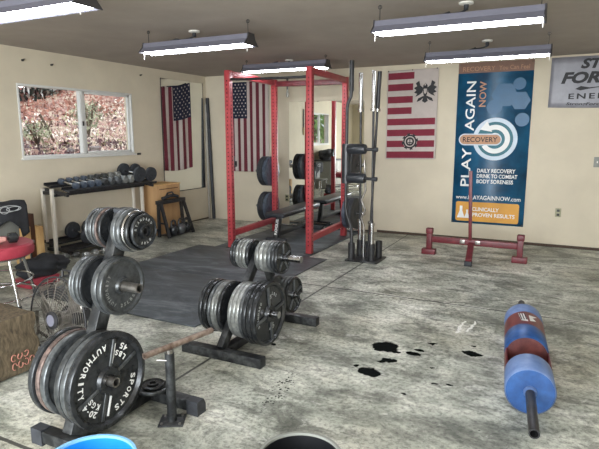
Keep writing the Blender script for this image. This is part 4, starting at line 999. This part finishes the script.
# ------------------------------------------------------------------ strongman log
A = Vector((5.672, -4.86, 0.135)); B = Vector((5.555, -3.68, 0.135)); ax = (B - A).normalized(); Ll = (B - A).length
t = thing('strongman_log', 'blue and red steel lifting log with black handle pipes on the floor', 'log', (A.x, A.y, 0)); O = Vector((A.x, A.y, 0))
R_ = 0.130
seg = [(0.0, 0.22, 'light_blue', 'drum'), (0.49, 0.74, 'blue', 'drum'), (0.74, 1.0, 'maroon', 'red_band'), (1.0, 1.183, 'light_blue', 'drum')]
for s0, s1, m_, nm in seg:
    MB().ring([(R_ - 0.006, s0), (R_, s0 + (0.006 if nm == 'drum' else 0)), (R_, s1 - 0.001), (R_ - 0.006, s1 - 0.001)], A, ax, 48).build(nm, m_, t, origin=O, smooth=50)
MB().lathe([(0.022, 0.004), (R_ - 0.007, 0.004), (R_ - 0.007, 0.012), (0.022, 0.012)], A, ax, 48).build('end_plate', 'blue', t, origin=O)
MB().lathe([(0.022, Ll - 0.012), (R_ - 0.007, Ll - 0.012), (R_ - 0.007, Ll - 0.004), (0.022, Ll - 0.004)], A, ax, 48).build('end_plate', 'light_blue', t, origin=O)
for s_ in (0.212, 0.492):
    MB().lathe([(0.02, s_), (R_ - 0.008, s_), (R_ - 0.008, s_ + 0.006), (0.02, s_ + 0.006)], A, ax, 40).build('inner_wall', 'log_inner', t, origin=O)
# open handle bay: lower and side shell of the drum remains
xv = Vector((1, 0, 0)); xv = (xv - ax * xv.dot(ax)).normalized(); uv = xv.cross(ax).normalized()
if uv.z < 0: uv = -uv
sh = MB(); vs = []; fs = []; na = 30
for s_ in (0.22, 0.49):
    for rr in (R_, R_ - 0.008):
        for k in range(na + 1):
            a = math.radians(160 + 220 * k / na) ; vs.append(A + ax * s_ + xv * rr * math.cos(a) + uv * rr * math.sin(a))
q = na + 1
for k in range(na):
    fs += [(k, k + 1, 2 * q + k + 1, 2 * q + k), (q + k, 3 * q + k, 3 * q + k + 1, q + k + 1), (k, q + k, q + k + 1, k + 1), (2 * q + k, 2 * q + k + 1, 3 * q + k + 1, 3 * q + k)]
fs += [(0, 2 * q, 3 * q, q), (na, q + na, 3 * q + na, 2 * q + na)]
sh.add(vs, fs); sh.build('bay_shell', 'maroon', t, origin=O, smooth=50)
bb = A + ax * 0.355; MB().cyl(bb - xv * 0.12, bb + xv * 0.12, 0.016, n=14).build('bay_crossbar', 'log_inner', t, origin=O)
MB().cyl(A + ax * 0.22 + uv * -0.02, A + ax * 0.49 + uv * -0.02, 0.018, n=14).build('grip', 'log_inner', t, origin=O)
g_ = MB(); g_.ring([(0.019, -0.43), (0.025, -0.43), (0.025, 0.004), (0.019, 0.004)], A, ax, 24); g_.build('handle_pipe', 'black_steel', t, origin=O)
g_ = MB(); g_.ring([(0.025, -0.02), (0.034, -0.006), (0.034, 0.004), (0.025, 0.004)], A, ax, 24); g_.build('weld_collar', 'light_blue', t, origin=O)
g_ = MB(); g_.ring([(0.019, Ll), (0.025, Ll), (0.025, Ll + 0.44), (0.019, Ll + 0.44)], A, ax, 24); g_.build('handle_pipe', 'black_steel', t, origin=O)
# small flag emblem on the red band
em = MB(); em_b = MB()
def lmap(a_, s_, w=0.0015):
    return tuple(A + ax * s_ + xv * (R_ + w) * math.cos(a_) + uv * (R_ + w) * math.sin(a_))
def lpoly(mb, pts, w=0.004): mb.add([lmap(math.radians(90 - x * 1.3), 0.87 + y * 1.6, w) for x, y in pts], [tuple(range(len(pts)))])
lpoly(em, [(-16, .055), (-2, .045), (4, -.055), (-10, -.045)]); lpoly(em, [(6, .03), (26, .045), (14, .0), (22, -.02), (8, -.045)]); em.build('flag_emblem', 'white_ink', t, origin=O, smooth=0)
for k in range(3): lpoly(em_b, [(-14 + 5 * k, .045), (-12 + 5 * k, .045), (-8 + 5 * k, -.04), (-10 + 5 * k, -.04)], 0.0065)
em_b.build('emblem_stripes', 'black_ink', t, origin=O, smooth=0)

# ------------------------------------------------------------------ buckets
def bucket(loc, r, h, m_, rim_m, label, lip=0.004):
    t = thing('bucket', label, 'bucket', loc)
    MB().ring([(r * 0.0 + 0.001, 0), (r * 0.86, 0), (r, h), (r - 0.004, h), (r * 0.85, 0.004), (0.001, 0.004)], (0, 0, 0), (0, 0, 1), 48).build('pail', m_, t)
    MB().ring([(r - 0.004, h - 0.012), (r + 0.006, h - 0.012), (r + 0.006, h + 0.004), (r - 0.005, h + 0.004)], (0, 0, 0), (0, 0, 1), 48).build('rim', rim_m, t)
    MB().ring([(r + 0.0, h - 0.06), (r + 0.005, h - 0.06), (r + 0.005, h - 0.052), (r, h - 0.052)], (0, 0, 0), (0, 0, 1), 48).build('rib', m_, t)
    n_ = MB(); pts = [((r + 0.012) * math.cos(a), (r + 0.012) * math.sin(a) * 0.9, h - 0.05 - 0.10 * math.sin(a)) for a in [PI * k / 16 for k in range(17)]]; n_.tube(pts, 0.0025, 6); n_.build('wire_handle', 'steel', t)
bucket((4.345, -6.61, 0), 0.155, 0.38, 'bucket_blue', 'bucket_rim', 'bright blue bucket at the bottom left of the photo')
bucket((4.99, -6.255, 0), 0.145, 0.38, 'bucket_black', 'grey_plastic', 'black bucket at the bottom edge of the photo')

# ------------------------------------------------------------------ dumbbell rack
R0 = Vector((0.2, -2.7, 0)); t = thing('dumbbell_rack', 'white framed dumbbell rack with black trays under the window', 'dumbbell rack', R0)
YL, YR = -3.44, -1.92
for y in (YL, YR):
    for x in (0.05, 0.215):
        MB().box((x, y, 0.425), (0.038, 0.038, 0.85), bev=0.003).build('post', 'white_paint', t, origin=R0)
    for z in (0.10, 0.80): MB().beam((0.05, y, z), (0.215, y, z), 0.03, 0.04).build('end_brace', 'black_steel', t, origin=R0)
def tray(x, z, tilt, y0, y1, w, nm='tray'):
    mt_ = Matrix.Translation((x, (y0 + y1) / 2, z)) @ Matrix.Rotation(tilt, 4, 'Y'); m_ = MB()
    m_.box((0, 0, 0), (w, y1 - y0, 0.008), mtx=mt_); m_.box((w / 2, 0, 0.012), (0.008, y1 - y0, 0.032), mtx=mt_); m_.box((-w / 2, 0, 0.012), (0.008, y1 - y0, 0.032), mtx=mt_)
    m_.build(nm, 'black_steel', t, origin=R0)
tray(0.10, 0.875, 0.25, YL + 0.03, YR + 0.08, 0.12); tray(0.38, 0.825, 0.25, YL + 0.06, YR + 0.06, 0.14)
tray(0.12, 0.17, 0.2, YL - 0.03, YR + 0.05, 0.14); tray(0.40, 0.12, 0.2, YL - 0.03, YR + 0.05, 0.14)
for y in (YL, YR):
    for z in (0.84, 0.13): MB().beam((0.04, y + 0.03 * (1 if y == YL else -1), z + 0.0), (0.46, y + 0.03 * (1 if y == YL else -1), z - 0.06), 0.03, 0.035).build('tray_arm', 'black_steel', t, origin=R0)
tray(0.26, 0.76, 0, YL, YR, 0.02, 'rail')

def hexhead(mb, c, ax_, r, L):
    mb.lathe([(r * 0.82, -L / 2), (r, -L / 2 + L * 0.15), (r, L / 2 - L * 0.15), (r * 0.82, L / 2)], c, ax_, 6)
def dumbbell(name, a, b_, r, L, kind, label, group, m_, hm='chrome'):
    """axis from a to b_ (centres of the heads)"""
    a = Vector(a); b_ = Vector(b_); c = (a + b_) / 2; d = (b_ - a).normalized()
    t_ = thing(name, label, 'dumbbell', c, group=group)
    MB().cyl(a, b_, 0.014, n=10).build('handle', hm, t_, origin=c)
    for p in (a, b_):
        h_ = MB()
        if kind == 'hex': hexhead(h_, p, d, r, L)
        else: h_.lathe([(0.018, -L / 2 - 0.01), (r * 0.3, -L / 2 - 0.01), (r * 0.32, -L / 2), (r * 0.95, -L / 2), (r, -L / 2 + 0.006), (r, L / 2 - 0.006), (r * 0.95, L / 2), (r * 0.32, L / 2), (r * 0.3, L / 2 + 0.01), (0.018, L / 2 + 0.01)], p, d, 28)
        h_.build('head', m_, t_, origin=c)
    return t_
G = 'hex dumbbells on the top tier of the rack'
nth = ['leftmost', 'second from left', 'third from left', 'fourth from left', 'fifth from left', 'sixth from left', 'seventh from left', 'eighth from left', 'ninth from left', 'rightmost']
for k in range(9):
    y = -3.25 + k * 0.115; r = 0.040 + 0.0022 * k; m_ = 'rubber_blue' if k < 4 else 'iron' if k < 7 else 'iron_light'
    dumbbell('hex_dumbbell', (0.41, y, 0.845 + r), (0.15, y + 0.01, 0.885 + r), r, 0.075, 'hex', ('%s of the hex dumbbells on the top tier, %s' % (nth[k] if k < 8 else 'rightmost', 'dark slate' if k < 4 else 'grey' if k < 7 else 'pale')), G, m_)
dumbbell('round_dumbbell', (0.46, -2.21, 0.955), (0.14, -2.18, 0.995), 0.105, 0.045, 'round', 'round headed dumbbell on the top tier right after the hex dumbbells', 'round dumbbells on the top tier', 'rubber')
dumbbell('round_dumbbell', (0.46, -1.985, 0.945), (0.14, -1.955, 0.985), 0.100, 0.045, 'round', 'round headed dumbbell at the right end of the top tier', 'round dumbbells on the top tier', 'rubber')
for k, y in enumerate((-3.12, -2.86, -2.60, -2.34, -2.10)):
    dumbbell('round_dumbbell', (0.42, y, 0.245), (0.13, y + 0.01, 0.29), 0.105, 0.05, 'round', '%s of the round dumbbells on the bottom tier of the rack' % (['leftmost', 'second from left', 'third from left', 'fourth from left', 'rightmost'][k]), 'round dumbbells on the bottom tier', 'rubber')
for k, (x, y) in enumerate(((0.26, -3.36), (0.42, -3.20), (0.40, -3.04), (0.42, -2.88))):
    x += 0.14
    dumbbell('hex_dumbbell', (x, y + 0.05, 0.036), (x - 0.03, y - 0.07, 0.036), 0.042, 0.07, 'hex', '%s of the pale hex dumbbells on the floor below the rack' % nth[k], 'hex dumbbells on the floor', 'iron_light')

# ------------------------------------------------------------------ plywood box, kettlebell stand
t = thing('plywood_box', 'plywood jump box standing on end beside the dumbbell rack', 'box', (0.20, -1.51, 0))
MB().box((0, 0, 0.375), (0.34, 0.52, 0.75), bev=0.004).build('box_body', 'plywood', t)
MB().box((0.1715, 0.0, 0.69), (0.003, 0.42, 0.012)).build('hand_slot', 'walnut', t, smooth=0)
MB().box((0.0, 0.0, 0.756), (0.36, 0.54, 0.016), bev=0.003).build('top_panel', 'pine', t)
K0 = Vector((0.58, -1.6, 0)); t = thing('kettlebell_stand', 'black metal a-frame stand in front of the plywood box', 'stand', K0)
for y in (-1.81, -1.30):
    for dx in (-0.08, 0.11):
        MB().beam((0.54 + dx, y + (-.05 if y < -1.6 else .0), 0.0), (0.44 + dx * 0.25, y, 0.50), 0.038, 0.038).build('leg', 'black_steel', t, origin=K0)
    MB().beam((0.45, y, 0.20), (0.58, y, 0.20), 0.022, 0.022).build('end_brace', 'black_steel', t, origin=K0)
MB().box((0.44, -1.555, 0.51), (0.09, 0.59, 0.055), bev=0.004).build('top_beam', 'black_steel', t, origin=K0)
MB().box((0.56, -1.56, 0.03), (0.20, 0.56, 0.012)).build('lower_shelf', 'black_steel', t, origin=K0)
def kettlebell(x, y, z, r, label, m_):
    o = Vector((x, y, z)); t_ = thing('kettlebell', label, 'kettlebell', o, group='kettlebells in the black stand')
    MB().lathe([(r * 0.6, 0), (r * 0.88, r * 0.35), (r, r * 0.9), (r * 0.86, r * 1.45), (r * 0.4, r * 1.85), (0.01, r * 1.95)], o, (0, 0, 1), 24).build('bell', m_, t_, origin=o)
    pts = [(x, y + r * 0.62 * math.cos(a) * (1.25 if math.sin(a) > 0.6 else 1.1), z + r * 1.35 + r * 1.45 * max(0, math.sin(a)) ** 0.7) for a in [PI * k / 12 for k in range(13)]]
    MB().tube(pts, 0.014, 10).build('handle', 'black_steel', t_, origin=o)
kettlebell(0.60, -1.705, 0.0365, 0.074, 'smallest black kettlebell, left in the black stand', 'iron_dark')
kettlebell(0.61, -1.553, 0.0365, 0.076, 'middle kettlebell in the black stand', 'iron')
kettlebell(0.60, -1.402, 0.0365, 0.073, 'right kettlebell in the black stand', 'iron_dark')
o = Vector((0.55, -1.60, 0.538)); SH = Vector((-0.11, 0.0, 0.0025)); o = o + SH - Vector((0, 0, 0.0)); t = thing('strap_bundle', 'black strap bundle lying on top of the black stand', 'strap bundle', o)
MB().tube([(0.44, -1.74, 0.564), (0.43, -1.66, 0.570), (0.46, -1.58, 0.593), (0.44, -1.48, 0.583), (0.45, -1.40, 0.564)], 0.024, 10).build('roll', 'fabric_black', t, origin=o)
MB().tube([(0.42, -1.64, 0.58), (0.41, -1.58, 0.63), (0.44, -1.52, 0.64), (0.46, -1.50, 0.59)], 0.014, 8).build('strap', 'fabric_black', t, origin=o)

# poles in the corner
MB_ = MB(); MB_.cyl((0.13, -0.04, 0.0), (0.055, -0.04, 2.13), 0.03, n=18)
tag(MB_.build('black_pole', 'rubber', origin=(0.13, -0.04, 0)), 'black pole leaning in the back left corner', 'pole')
MB_ = MB(); MB_.cyl((0.04, -0.05, 0.0), (0.03, -0.05, 2.02), 0.018, n=16)
tag(MB_.build('grey_pipe', 'pvc', origin=(0.04, -0.05, 0)), 'slim grey pipe standing in the corner beside the black pole', 'pipe')

# ------------------------------------------------------------------ boards by the left wall
for (y0, y1, h, x, m_, lb) in ((-3.87, -3.755, 0.44, .13, 'pine', 'pale pine board upright left of the dark board'), (-3.75, -3.675, 0.58, .10, 'walnut', 'dark stained board upright between two pale boards'), (-3.67, -3.585, 0.42, .13, 'pine', 'pale pine board upright right of the dark board')):
    b = MB().box((x, (y0 + y1) / 2, h / 2), (0.14, y1 - y0, h), bev=0.004)
    tag(b.build('wood_board', m_, origin=(x, (y0 + y1) / 2, 0)), lb, 'board', 'wood offcuts beside the dumbbell rack')

# grey chair with a black t-shirt over its back
t = thing('office_chair', 'grey plastic chair by the left wall below a black shirt', 'chair', (0.62, -4.41, 0))
MB().box((0.02, 0, 0.60), (0.03, 0.40, 0.40), bev=0.012).build('backrest', 'grey_plastic', t)
MB().box((0.12, 0, 0.40), (0.24, 0.44, 0.04), bev=0.015).build('seat', 'grey_plastic', t)
for sx_ in (0.02, 0.20):
    for sy_ in (-0.19, 0.19): MB().cyl((sx_, sy_, 0), (sx_, sy_, 0.385), 0.013, n=10).build('leg', 'chrome', t)
vs = []; fs = []; nu, nv = 22, 26
for j in range(nv + 1):
    v = j / nv; s_ = (v - 0.5) * 0.62
    for i in range(nu + 1):
        u = i / nu; y = -0.27 + 0.54 * u; over = max(0, 0.03 - abs(s_))
        if s_ < 0: x, z = -0.02 - 0.006 * math.sin(u * 11), 0.825 - (-s_)
        else: x, z = 0.065 + 0.012 * math.sin(u * 13) + 0.03 * v, 0.825 - s_ * (0.62 + 0.28 * math.sin(u * 5.5) ** 2 + (0.35 if u > 0.86 else 0))
        if abs(s_) < 0.03: x = 0.022 + s_ * 1.4; z = 0.825 + 0.004 * math.sin(u * 17)
        vs.append((x + 0.62, y - 4.41, z))
for j in range(nv):
    for i in range(nu): a = j * (nu + 1) + i; fs.append((a, a + 1, a + nu + 2, a + nu + 1))
ob = MB().add(vs, fs).build('t_shirt', 'fabric_black', origin=(0.62, -4.41, 0.8), smooth=80); so = ob.modifiers.new('thickness', 'SOLIDIFY'); so.thickness = 0.004; so.offset = 1
tag(ob, 'black t-shirt with white print draped over the chair back', 't-shirt')
pr = MB(); rn = random.Random(3); oo = Vector((0.62, -4.41, 0.8))
for (cy, cz, ry, rz) in ((-4.36, 0.755, .12, .032), (-4.30, 0.75, .08, .022), (-4.40, .745, .05, .035)):
    pts = [(0.722, cy + ry * math.cos(k / 24 * 2 * PI), cz + rz * math.sin(k / 24 * 2 * PI)) for k in range(24)]
    pr.tube(pts, 0.004, 6, closed=True)
pr.build('shirt_print', 'grey_ink', ob, origin=oo)

# red stool with things on it
sc_ = Vector((1.24, -4.92, 0)); t = thing('bar_stool', 'round red vinyl stool with chrome legs by the left edge', 'stool', sc_)
MB().lathe([(0.335, 0.445), (0.35, 0.455), (0.355, 0.50), (0.35, 0.535), (0.33, 0.55), (0.001, 0.555)], (0, 0, 0), (0, 0, 1), 48).build('seat', 'red_vinyl', t)
MB().ring([(0.29, 0.425), (0.305, 0.425), (0.305, 0.445), (0.29, 0.445)], (0, 0, 0), (0, 0, 1), 40).build('seat_ring', 'chrome', t)
for k in range(4):
    a = -0.08 + k * PI / 2
    MB().cyl((0.28 * math.cos(a), 0.28 * math.sin(a), 0.435), (0.38 * math.cos(a), 0.38 * math.sin(a), 0.02), 0.014, n=12).build('leg', 'chrome', t)
    MB().cyl((0.38 * math.cos(a), 0.38 * math.sin(a), 0.0), (0.38 * math.cos(a), 0.38 * math.sin(a), 0.035), 0.018, n=12).build('leg_tip', 'rubber', t)
for z, r in ((0.22, 0.325), (0.08, 0.36)): MB().tube([(r * math.cos(q), r * math.sin(q), z) for q in [2 * PI * k / 40 for k in range(40)]], 0.010, 8, closed=True).build('foot_ring', 'chrome', t)
c0 = Vector((1.42, -4.98, 0.555)); DX = Vector((0.20, 0.05, 0)); t = thing('cordless_drill', 'small black and pink power tool lying on the red stool', 'tool', c0)
MB().lathe([(0.012, 0), (0.03, 0.01), (0.038, 0.05), (0.038, 0.14), (0.025, 0.17), (0.02, 0.20)], (1.34, -5.07, 0.597), (0.35, 0.9, 0), 18).build('motor_body', 'skin_pink', t, origin=c0)
MB().lathe([(0.02, 0), (0.045, 0.01), (0.048, 0.07), (0.03, 0.085)], (1.42, -4.87, 0.605), (0.35, 0.9, 0.0), 18).build('chuck', 'iron_dark', t, origin=c0)
MB().box((1.37, -5.0, 0.572), (0.13, 0.05, 0.033), bev=0.008).build('grip', 'rubber', t, origin=c0)
# red crate with black jacket beyond the stool
t = thing('toolbox', 'low red metal toolbox on the floor behind the red stool', 'toolbox', (1.03, -4.33, 0))
MB().box((0, 0, 0.035), (0.24, 0.34, 0.07), bev=0.008).build('case', 'red_vinyl', t); MB().box((0, 0, 0.075), (0.25, 0.35, 0.01), bev=0.003).build('lid', 'red_vinyl', t)
MB().box((0.125, 0, 0.05), (0.01, 0.06, 0.03), bev=0.002).build('latch', 'chrome', t)
def lump(name, c, sc3, m_, label, cat, sd=1):
    rnd = random.Random(sd); ph = [rnd.uniform(0, 6) for _ in range(9)]; bm = bmesh.new(); bmesh.ops.create_icosphere(bm, subdivisions=4, radius=1)
    for v in bm.verts:
        d = v.co.normalized(); k = 1 + 0.10 * math.sin(d.x * 5 + ph[0] + d.z * 3) + 0.09 * math.sin(d.y * 7 + ph[1]) + 0.06 * math.sin(d.z * 11 + ph[2] + d.y * 6)
        z = max(d.z * k, -0.7); v.co = Vector((d.x * k * sc3[0], d.y * k * sc3[1], (z + 0.7) * sc3[2]))
    vs = [v.co[:] for v in bm.verts]; fs = [tuple(v.index for v in f.verts) for f in bm.faces]; bm.free()
    o = MB().add(vs, fs).build(name, m_, smooth=80); o.location = c; return tag(o, label, cat)
lump('duffel_bag', (1.04, -4.26, 0.082), (0.11, 0.27, 0.12), 'fabric_black', 'black cloth bag slumped on the red toolbox', 'bag', 4)
lump('gym_bag', (1.36, -4.02, 0.0), (0.12, 0.18, 0.09), 'fabric_black', 'black bag on the floor between the stool and the fan', 'bag', 8)

# ------------------------------------------------------------------ floor fan
FC = Vector((2.87, -5.50, 0.31)); RF = 0.275
t = thing('floor_fan', 'round metal floor fan beside the front left plate tree', 'fan', (FC.x, FC.y, 0))
fa = Vector((-0.05, -1.0, 0.10)).normalized()      # the way it blows
e1 = fa.cross(Vector((0, 0, 1))).normalized(); e2 = e1.cross(fa).normalized(); O = Vector((FC.x, FC.y, 0))
def fp(r, a, d): return FC + e1 * r * math.cos(a) + e2 * r * math.sin(a) + fa * d
for d, nm in ((0.05, 'front_grille'), (-0.05, 'rear_grille')):  # concentric wires and ribs
    g_ = MB()
    for k in range(14):
        r = 0.06 + k * (RF - 0.06) / 13; dd = d * (1 + 0.75 * (1 - (r / RF) ** 2)); g_.tube([fp(r, 2 * PI * q / 40, dd) for q in range(40)], 0.0016, 5, closed=True)
    for k in range(16):
        a = 2 * PI * k / 16; g_.tube([fp(0.05 + (RF - 0.05) * q / 6, a, d * (1 + 0.75 * (1 - ((0.05 + (RF - 0.05) * q / 6) / RF) ** 2))) for q in range(7)], 0.0024, 5)
    g_.build(nm, 'steel' if d > 0 else 'black_steel', t, origin=O)
g_ = MB(); g_.tube([fp(RF, 2 * PI * q / 48, 0.05) for q in range(48)], 0.006, 8, closed=True); g_.tube([fp(RF, 2 * PI * q / 48, -0.05) for q in range(48)], 0.006, 8, closed=True)
for k in range(8): a = 2 * PI * k / 8; g_.tube([fp(RF, a, 0.05), fp(RF, a, -0.05)], 0.004, 6)
g_.build('rim', 'black_steel', t, origin=O)
MB().lathe([(0.058, 0.082), (0.058, 0.094), (0.04, 0.1)], FC, fa, 28).build('hub_cap', 'black_steel', t, origin=O)
MB().lathe([(0.038, 0.101), (0.038, 0.103)], FC, fa, 24).build('badge', 'housing', t, origin=O)
MB().lathe([(0.06, -0.16), (0.075, -0.10), (0.075, -0.03)], FC, fa, 24).build('motor', 'black_steel', t, origin=O)
for k in range(3):
    bl = MB(); vs = []; fs = []
    for i in range(7):
        r = 0.05 + i * (RF - 0.09) / 6
        for j in range(6):
            a = k * 2 * PI / 3 + (j - 2.5) * (0.24 + 0.02 * i) * 0.8; vs.append(fp(r, a, 0.035 * (j - 2.5) / 2.5))
    for i in range(6):
        for j in range(5): q = i * 6 + j; fs.append((q, q + 1, q + 7, q + 6))
    ob = bl.add(vs, fs).build('blade', 'steel', t, origin=O, smooth=80); so = ob.modifiers.new('thickness', 'SOLIDIFY'); so.thickness = 0.002
MB().lathe([(0.045, -0.03), (0.045, 0.045), (0.02, 0.055)], FC, fa, 24).build('hub', 'steel', t, origin=O)
st = MB(); rt = e1
st.tube([FC + rt * (RF + 0.012) - Vector((0, 0, 0.0)), FC + rt * (RF + 0.014) + Vector((0, 0, -0.15)), Vector((FC.x, FC.y, 0.012)) + rt * 0.26 + Vector((0, 0.14, 0)), Vector((FC.x, FC.y, 0.012)) - rt * 0.26 + Vector((0, 0.14, 0)), FC - rt * (RF + 0.014) + Vector((0, 0, -0.15)), FC - rt * (RF + 0.012)], 0.011, 10)
st.tube([FC + rt * (RF + 0.014) + Vector((0, 0, -0.15)), Vector((FC.x, FC.y, 0.012)) + rt * 0.26 + Vector((0, -0.16, 0)), Vector((FC.x, FC.y, 0.012)) - rt * 0.26 + Vector((0, -0.16, 0)), FC - rt * (RF + 0.014) + Vector((0, 0, -0.15))], 0.011, 10)
st.build('stand', 'black_steel', t, origin=O)
hd = MB(); hd.tube([fp(RF, PI / 2 - 0.22, -0.03), fp(RF + 0.04, PI / 2 - 0.2, -0.03), fp(RF + 0.04, PI / 2 + 0.2, -0.03), fp(RF, PI / 2 + 0.22, -0.03)], 0.008, 8); hd.build('carry_handle', 'black_steel', t, origin=O)

# ------------------------------------------------------------------ burlap sacks at the left edge
def sack(c, d, label, text, rz, sd):
    bm = bmesh.new(); bmesh.ops.create_cube(bm, size=1); bmesh.ops.subdivide_edges(bm, edges=bm.edges[:], cuts=9, use_grid_fill=True)
    rnd = random.Random(sd); ph = [rnd.uniform(0, 6) for _ in range(4)]
    for v in bm.verts:
        p = v.co * 2; r_ = max(abs(p.x), abs(p.y), abs(p.z)); q = p.normalized() * r_
        p = p.lerp(q, 0.22); k = 1 + 0.025 * math.sin(p.x * 6 + ph[0]) + 0.03 * math.sin(p.z * 7 + ph[1] + p.y * 4)
        v.co = Vector((p.x * d[0] / 2 * k, p.y * d[1] / 2 * k, (p.z + 1) * d[2] / 2))
    mz = min(v.co.z for v in bm.verts)
    for v in bm.verts: v.co.z -= mz
    vs = [v.co[:] for v in bm.verts]; fs = [tuple(v.index for v in f.verts) for f in bm.faces]; bm.free()
    o = MB().add(vs, fs).build('burlap_sack', 'burlap', smooth=70); o.location = c; o.rotation_euler = (0, 0, rz); tag(o, label, 'sack', 'burlap sacks at the left edge'); return o
s1 = sack((2.44, -5.95, 0), (0.72, 0.66, 0.40), 'stuffed brown burlap sack with faded red print beside the fan', None, 0.0, 1)
s2 = sack((2.70, -6.40, 0.0), (0.30, 0.20, 0.60), 'tall brown burlap sack standing at the left edge of the photo', None, 0.0, 2)
from mathutils.bvhtree import BVHTree
bv = BVHTree.FromPolygons([v.co for v in s1.data.vertices], [p.vertices[:] for p in s1.data.polygons])
def on_sack(y, z):
    h = bv.ray_cast(Vector((1, y, z)), Vector((-1, 0, 0)))[0]; return (h + Vector((0.003, 0, 0))) if h else Vector((0.36, y, z))
for k in range(7):
    pr = MB(); y0 = 0.13 + 0.045 * (k % 4) ; z0 = 0.08 + 0.055 * (k // 4); ph = k * 1.7
    pr.tube([on_sack(y0 + 0.017 * math.cos(q * 0.6 + ph), z0 + 0.021 * math.sin(q * 0.6 + ph)) for q in range(9)], 0.0035, 6); pr.build('faded_print', 'red_ink', s1)
# cabinet, bag and bottle below the second window, seen in the tall mirror
t = thing('storage_cabinet', 'grey storage cabinet by the left wall, seen only in the tall mirror', 'cabinet', (0.27, -6.5, 0))
MB().box((0, 0, 0.40), (0.46, 1.1, 0.74), bev=0.005).build('body', 'grey_plastic', t); MB().box((0, 0, 0.785), (0.50, 1.14, 0.03), bev=0.004).build('top', 'housing_end', t)
MB().box((0, 0, 0.015), (0.42, 1.06, 0.03)).build('plinth', 'rubber', t)
for s_ in (-1, 1):
    d = MB().box((0.236, s_ * 0.275, 0.40), (0.016, 0.52, 0.70), bev=0.003).build('door', 'pvc', t); MB().box((0.252, s_ * 0.04, 0.45), (0.016, 0.015, 0.14), bev=0.003).build('handle', 'chrome', d)
lump('duffel_bag', (0.27, -6.3, 0.801), (0.20, 0.40, 0.17), 'fabric_black', 'black bag on the grey cabinet, seen only in the tall mirror', 'bag', 12)
t = thing('water_bottle', 'blue water bottle on the grey cabinet, seen only in the tall mirror', 'bottle', (0.30, -6.88, 0.8005))
MB().lathe([(0.04, 0), (0.043, 0.01), (0.043, 0.17), (0.02, 0.20), (0.02, 0.21)], (0, 0, 0), (0, 0, 1), 24).build('body', 'bottle_blue', t); MB().cyl((0, 0, 0.21), (0, 0, 0.25), 0.024, n=18).build('cap', 'rubber', t)
t = thing('hanging_strap', 'black strap with tan end on the left wall, seen in the tall mirror', 'strap', (0.02, -5.12, 1.5))
MB().box((0, 0, 0.42), (0.012, 0.045, 0.46)).build('strap', 'fabric_black', t, smooth=0); MB().box((0, 0, 0.09), (0.016, 0.06, 0.20), bev=0.004).build('strap_end', 'yellow', t); MB().cyl((-0.02, 0, 0.64), (0.02, 0, 0.64), 0.008, n=10).build('nail', 'steel', t)
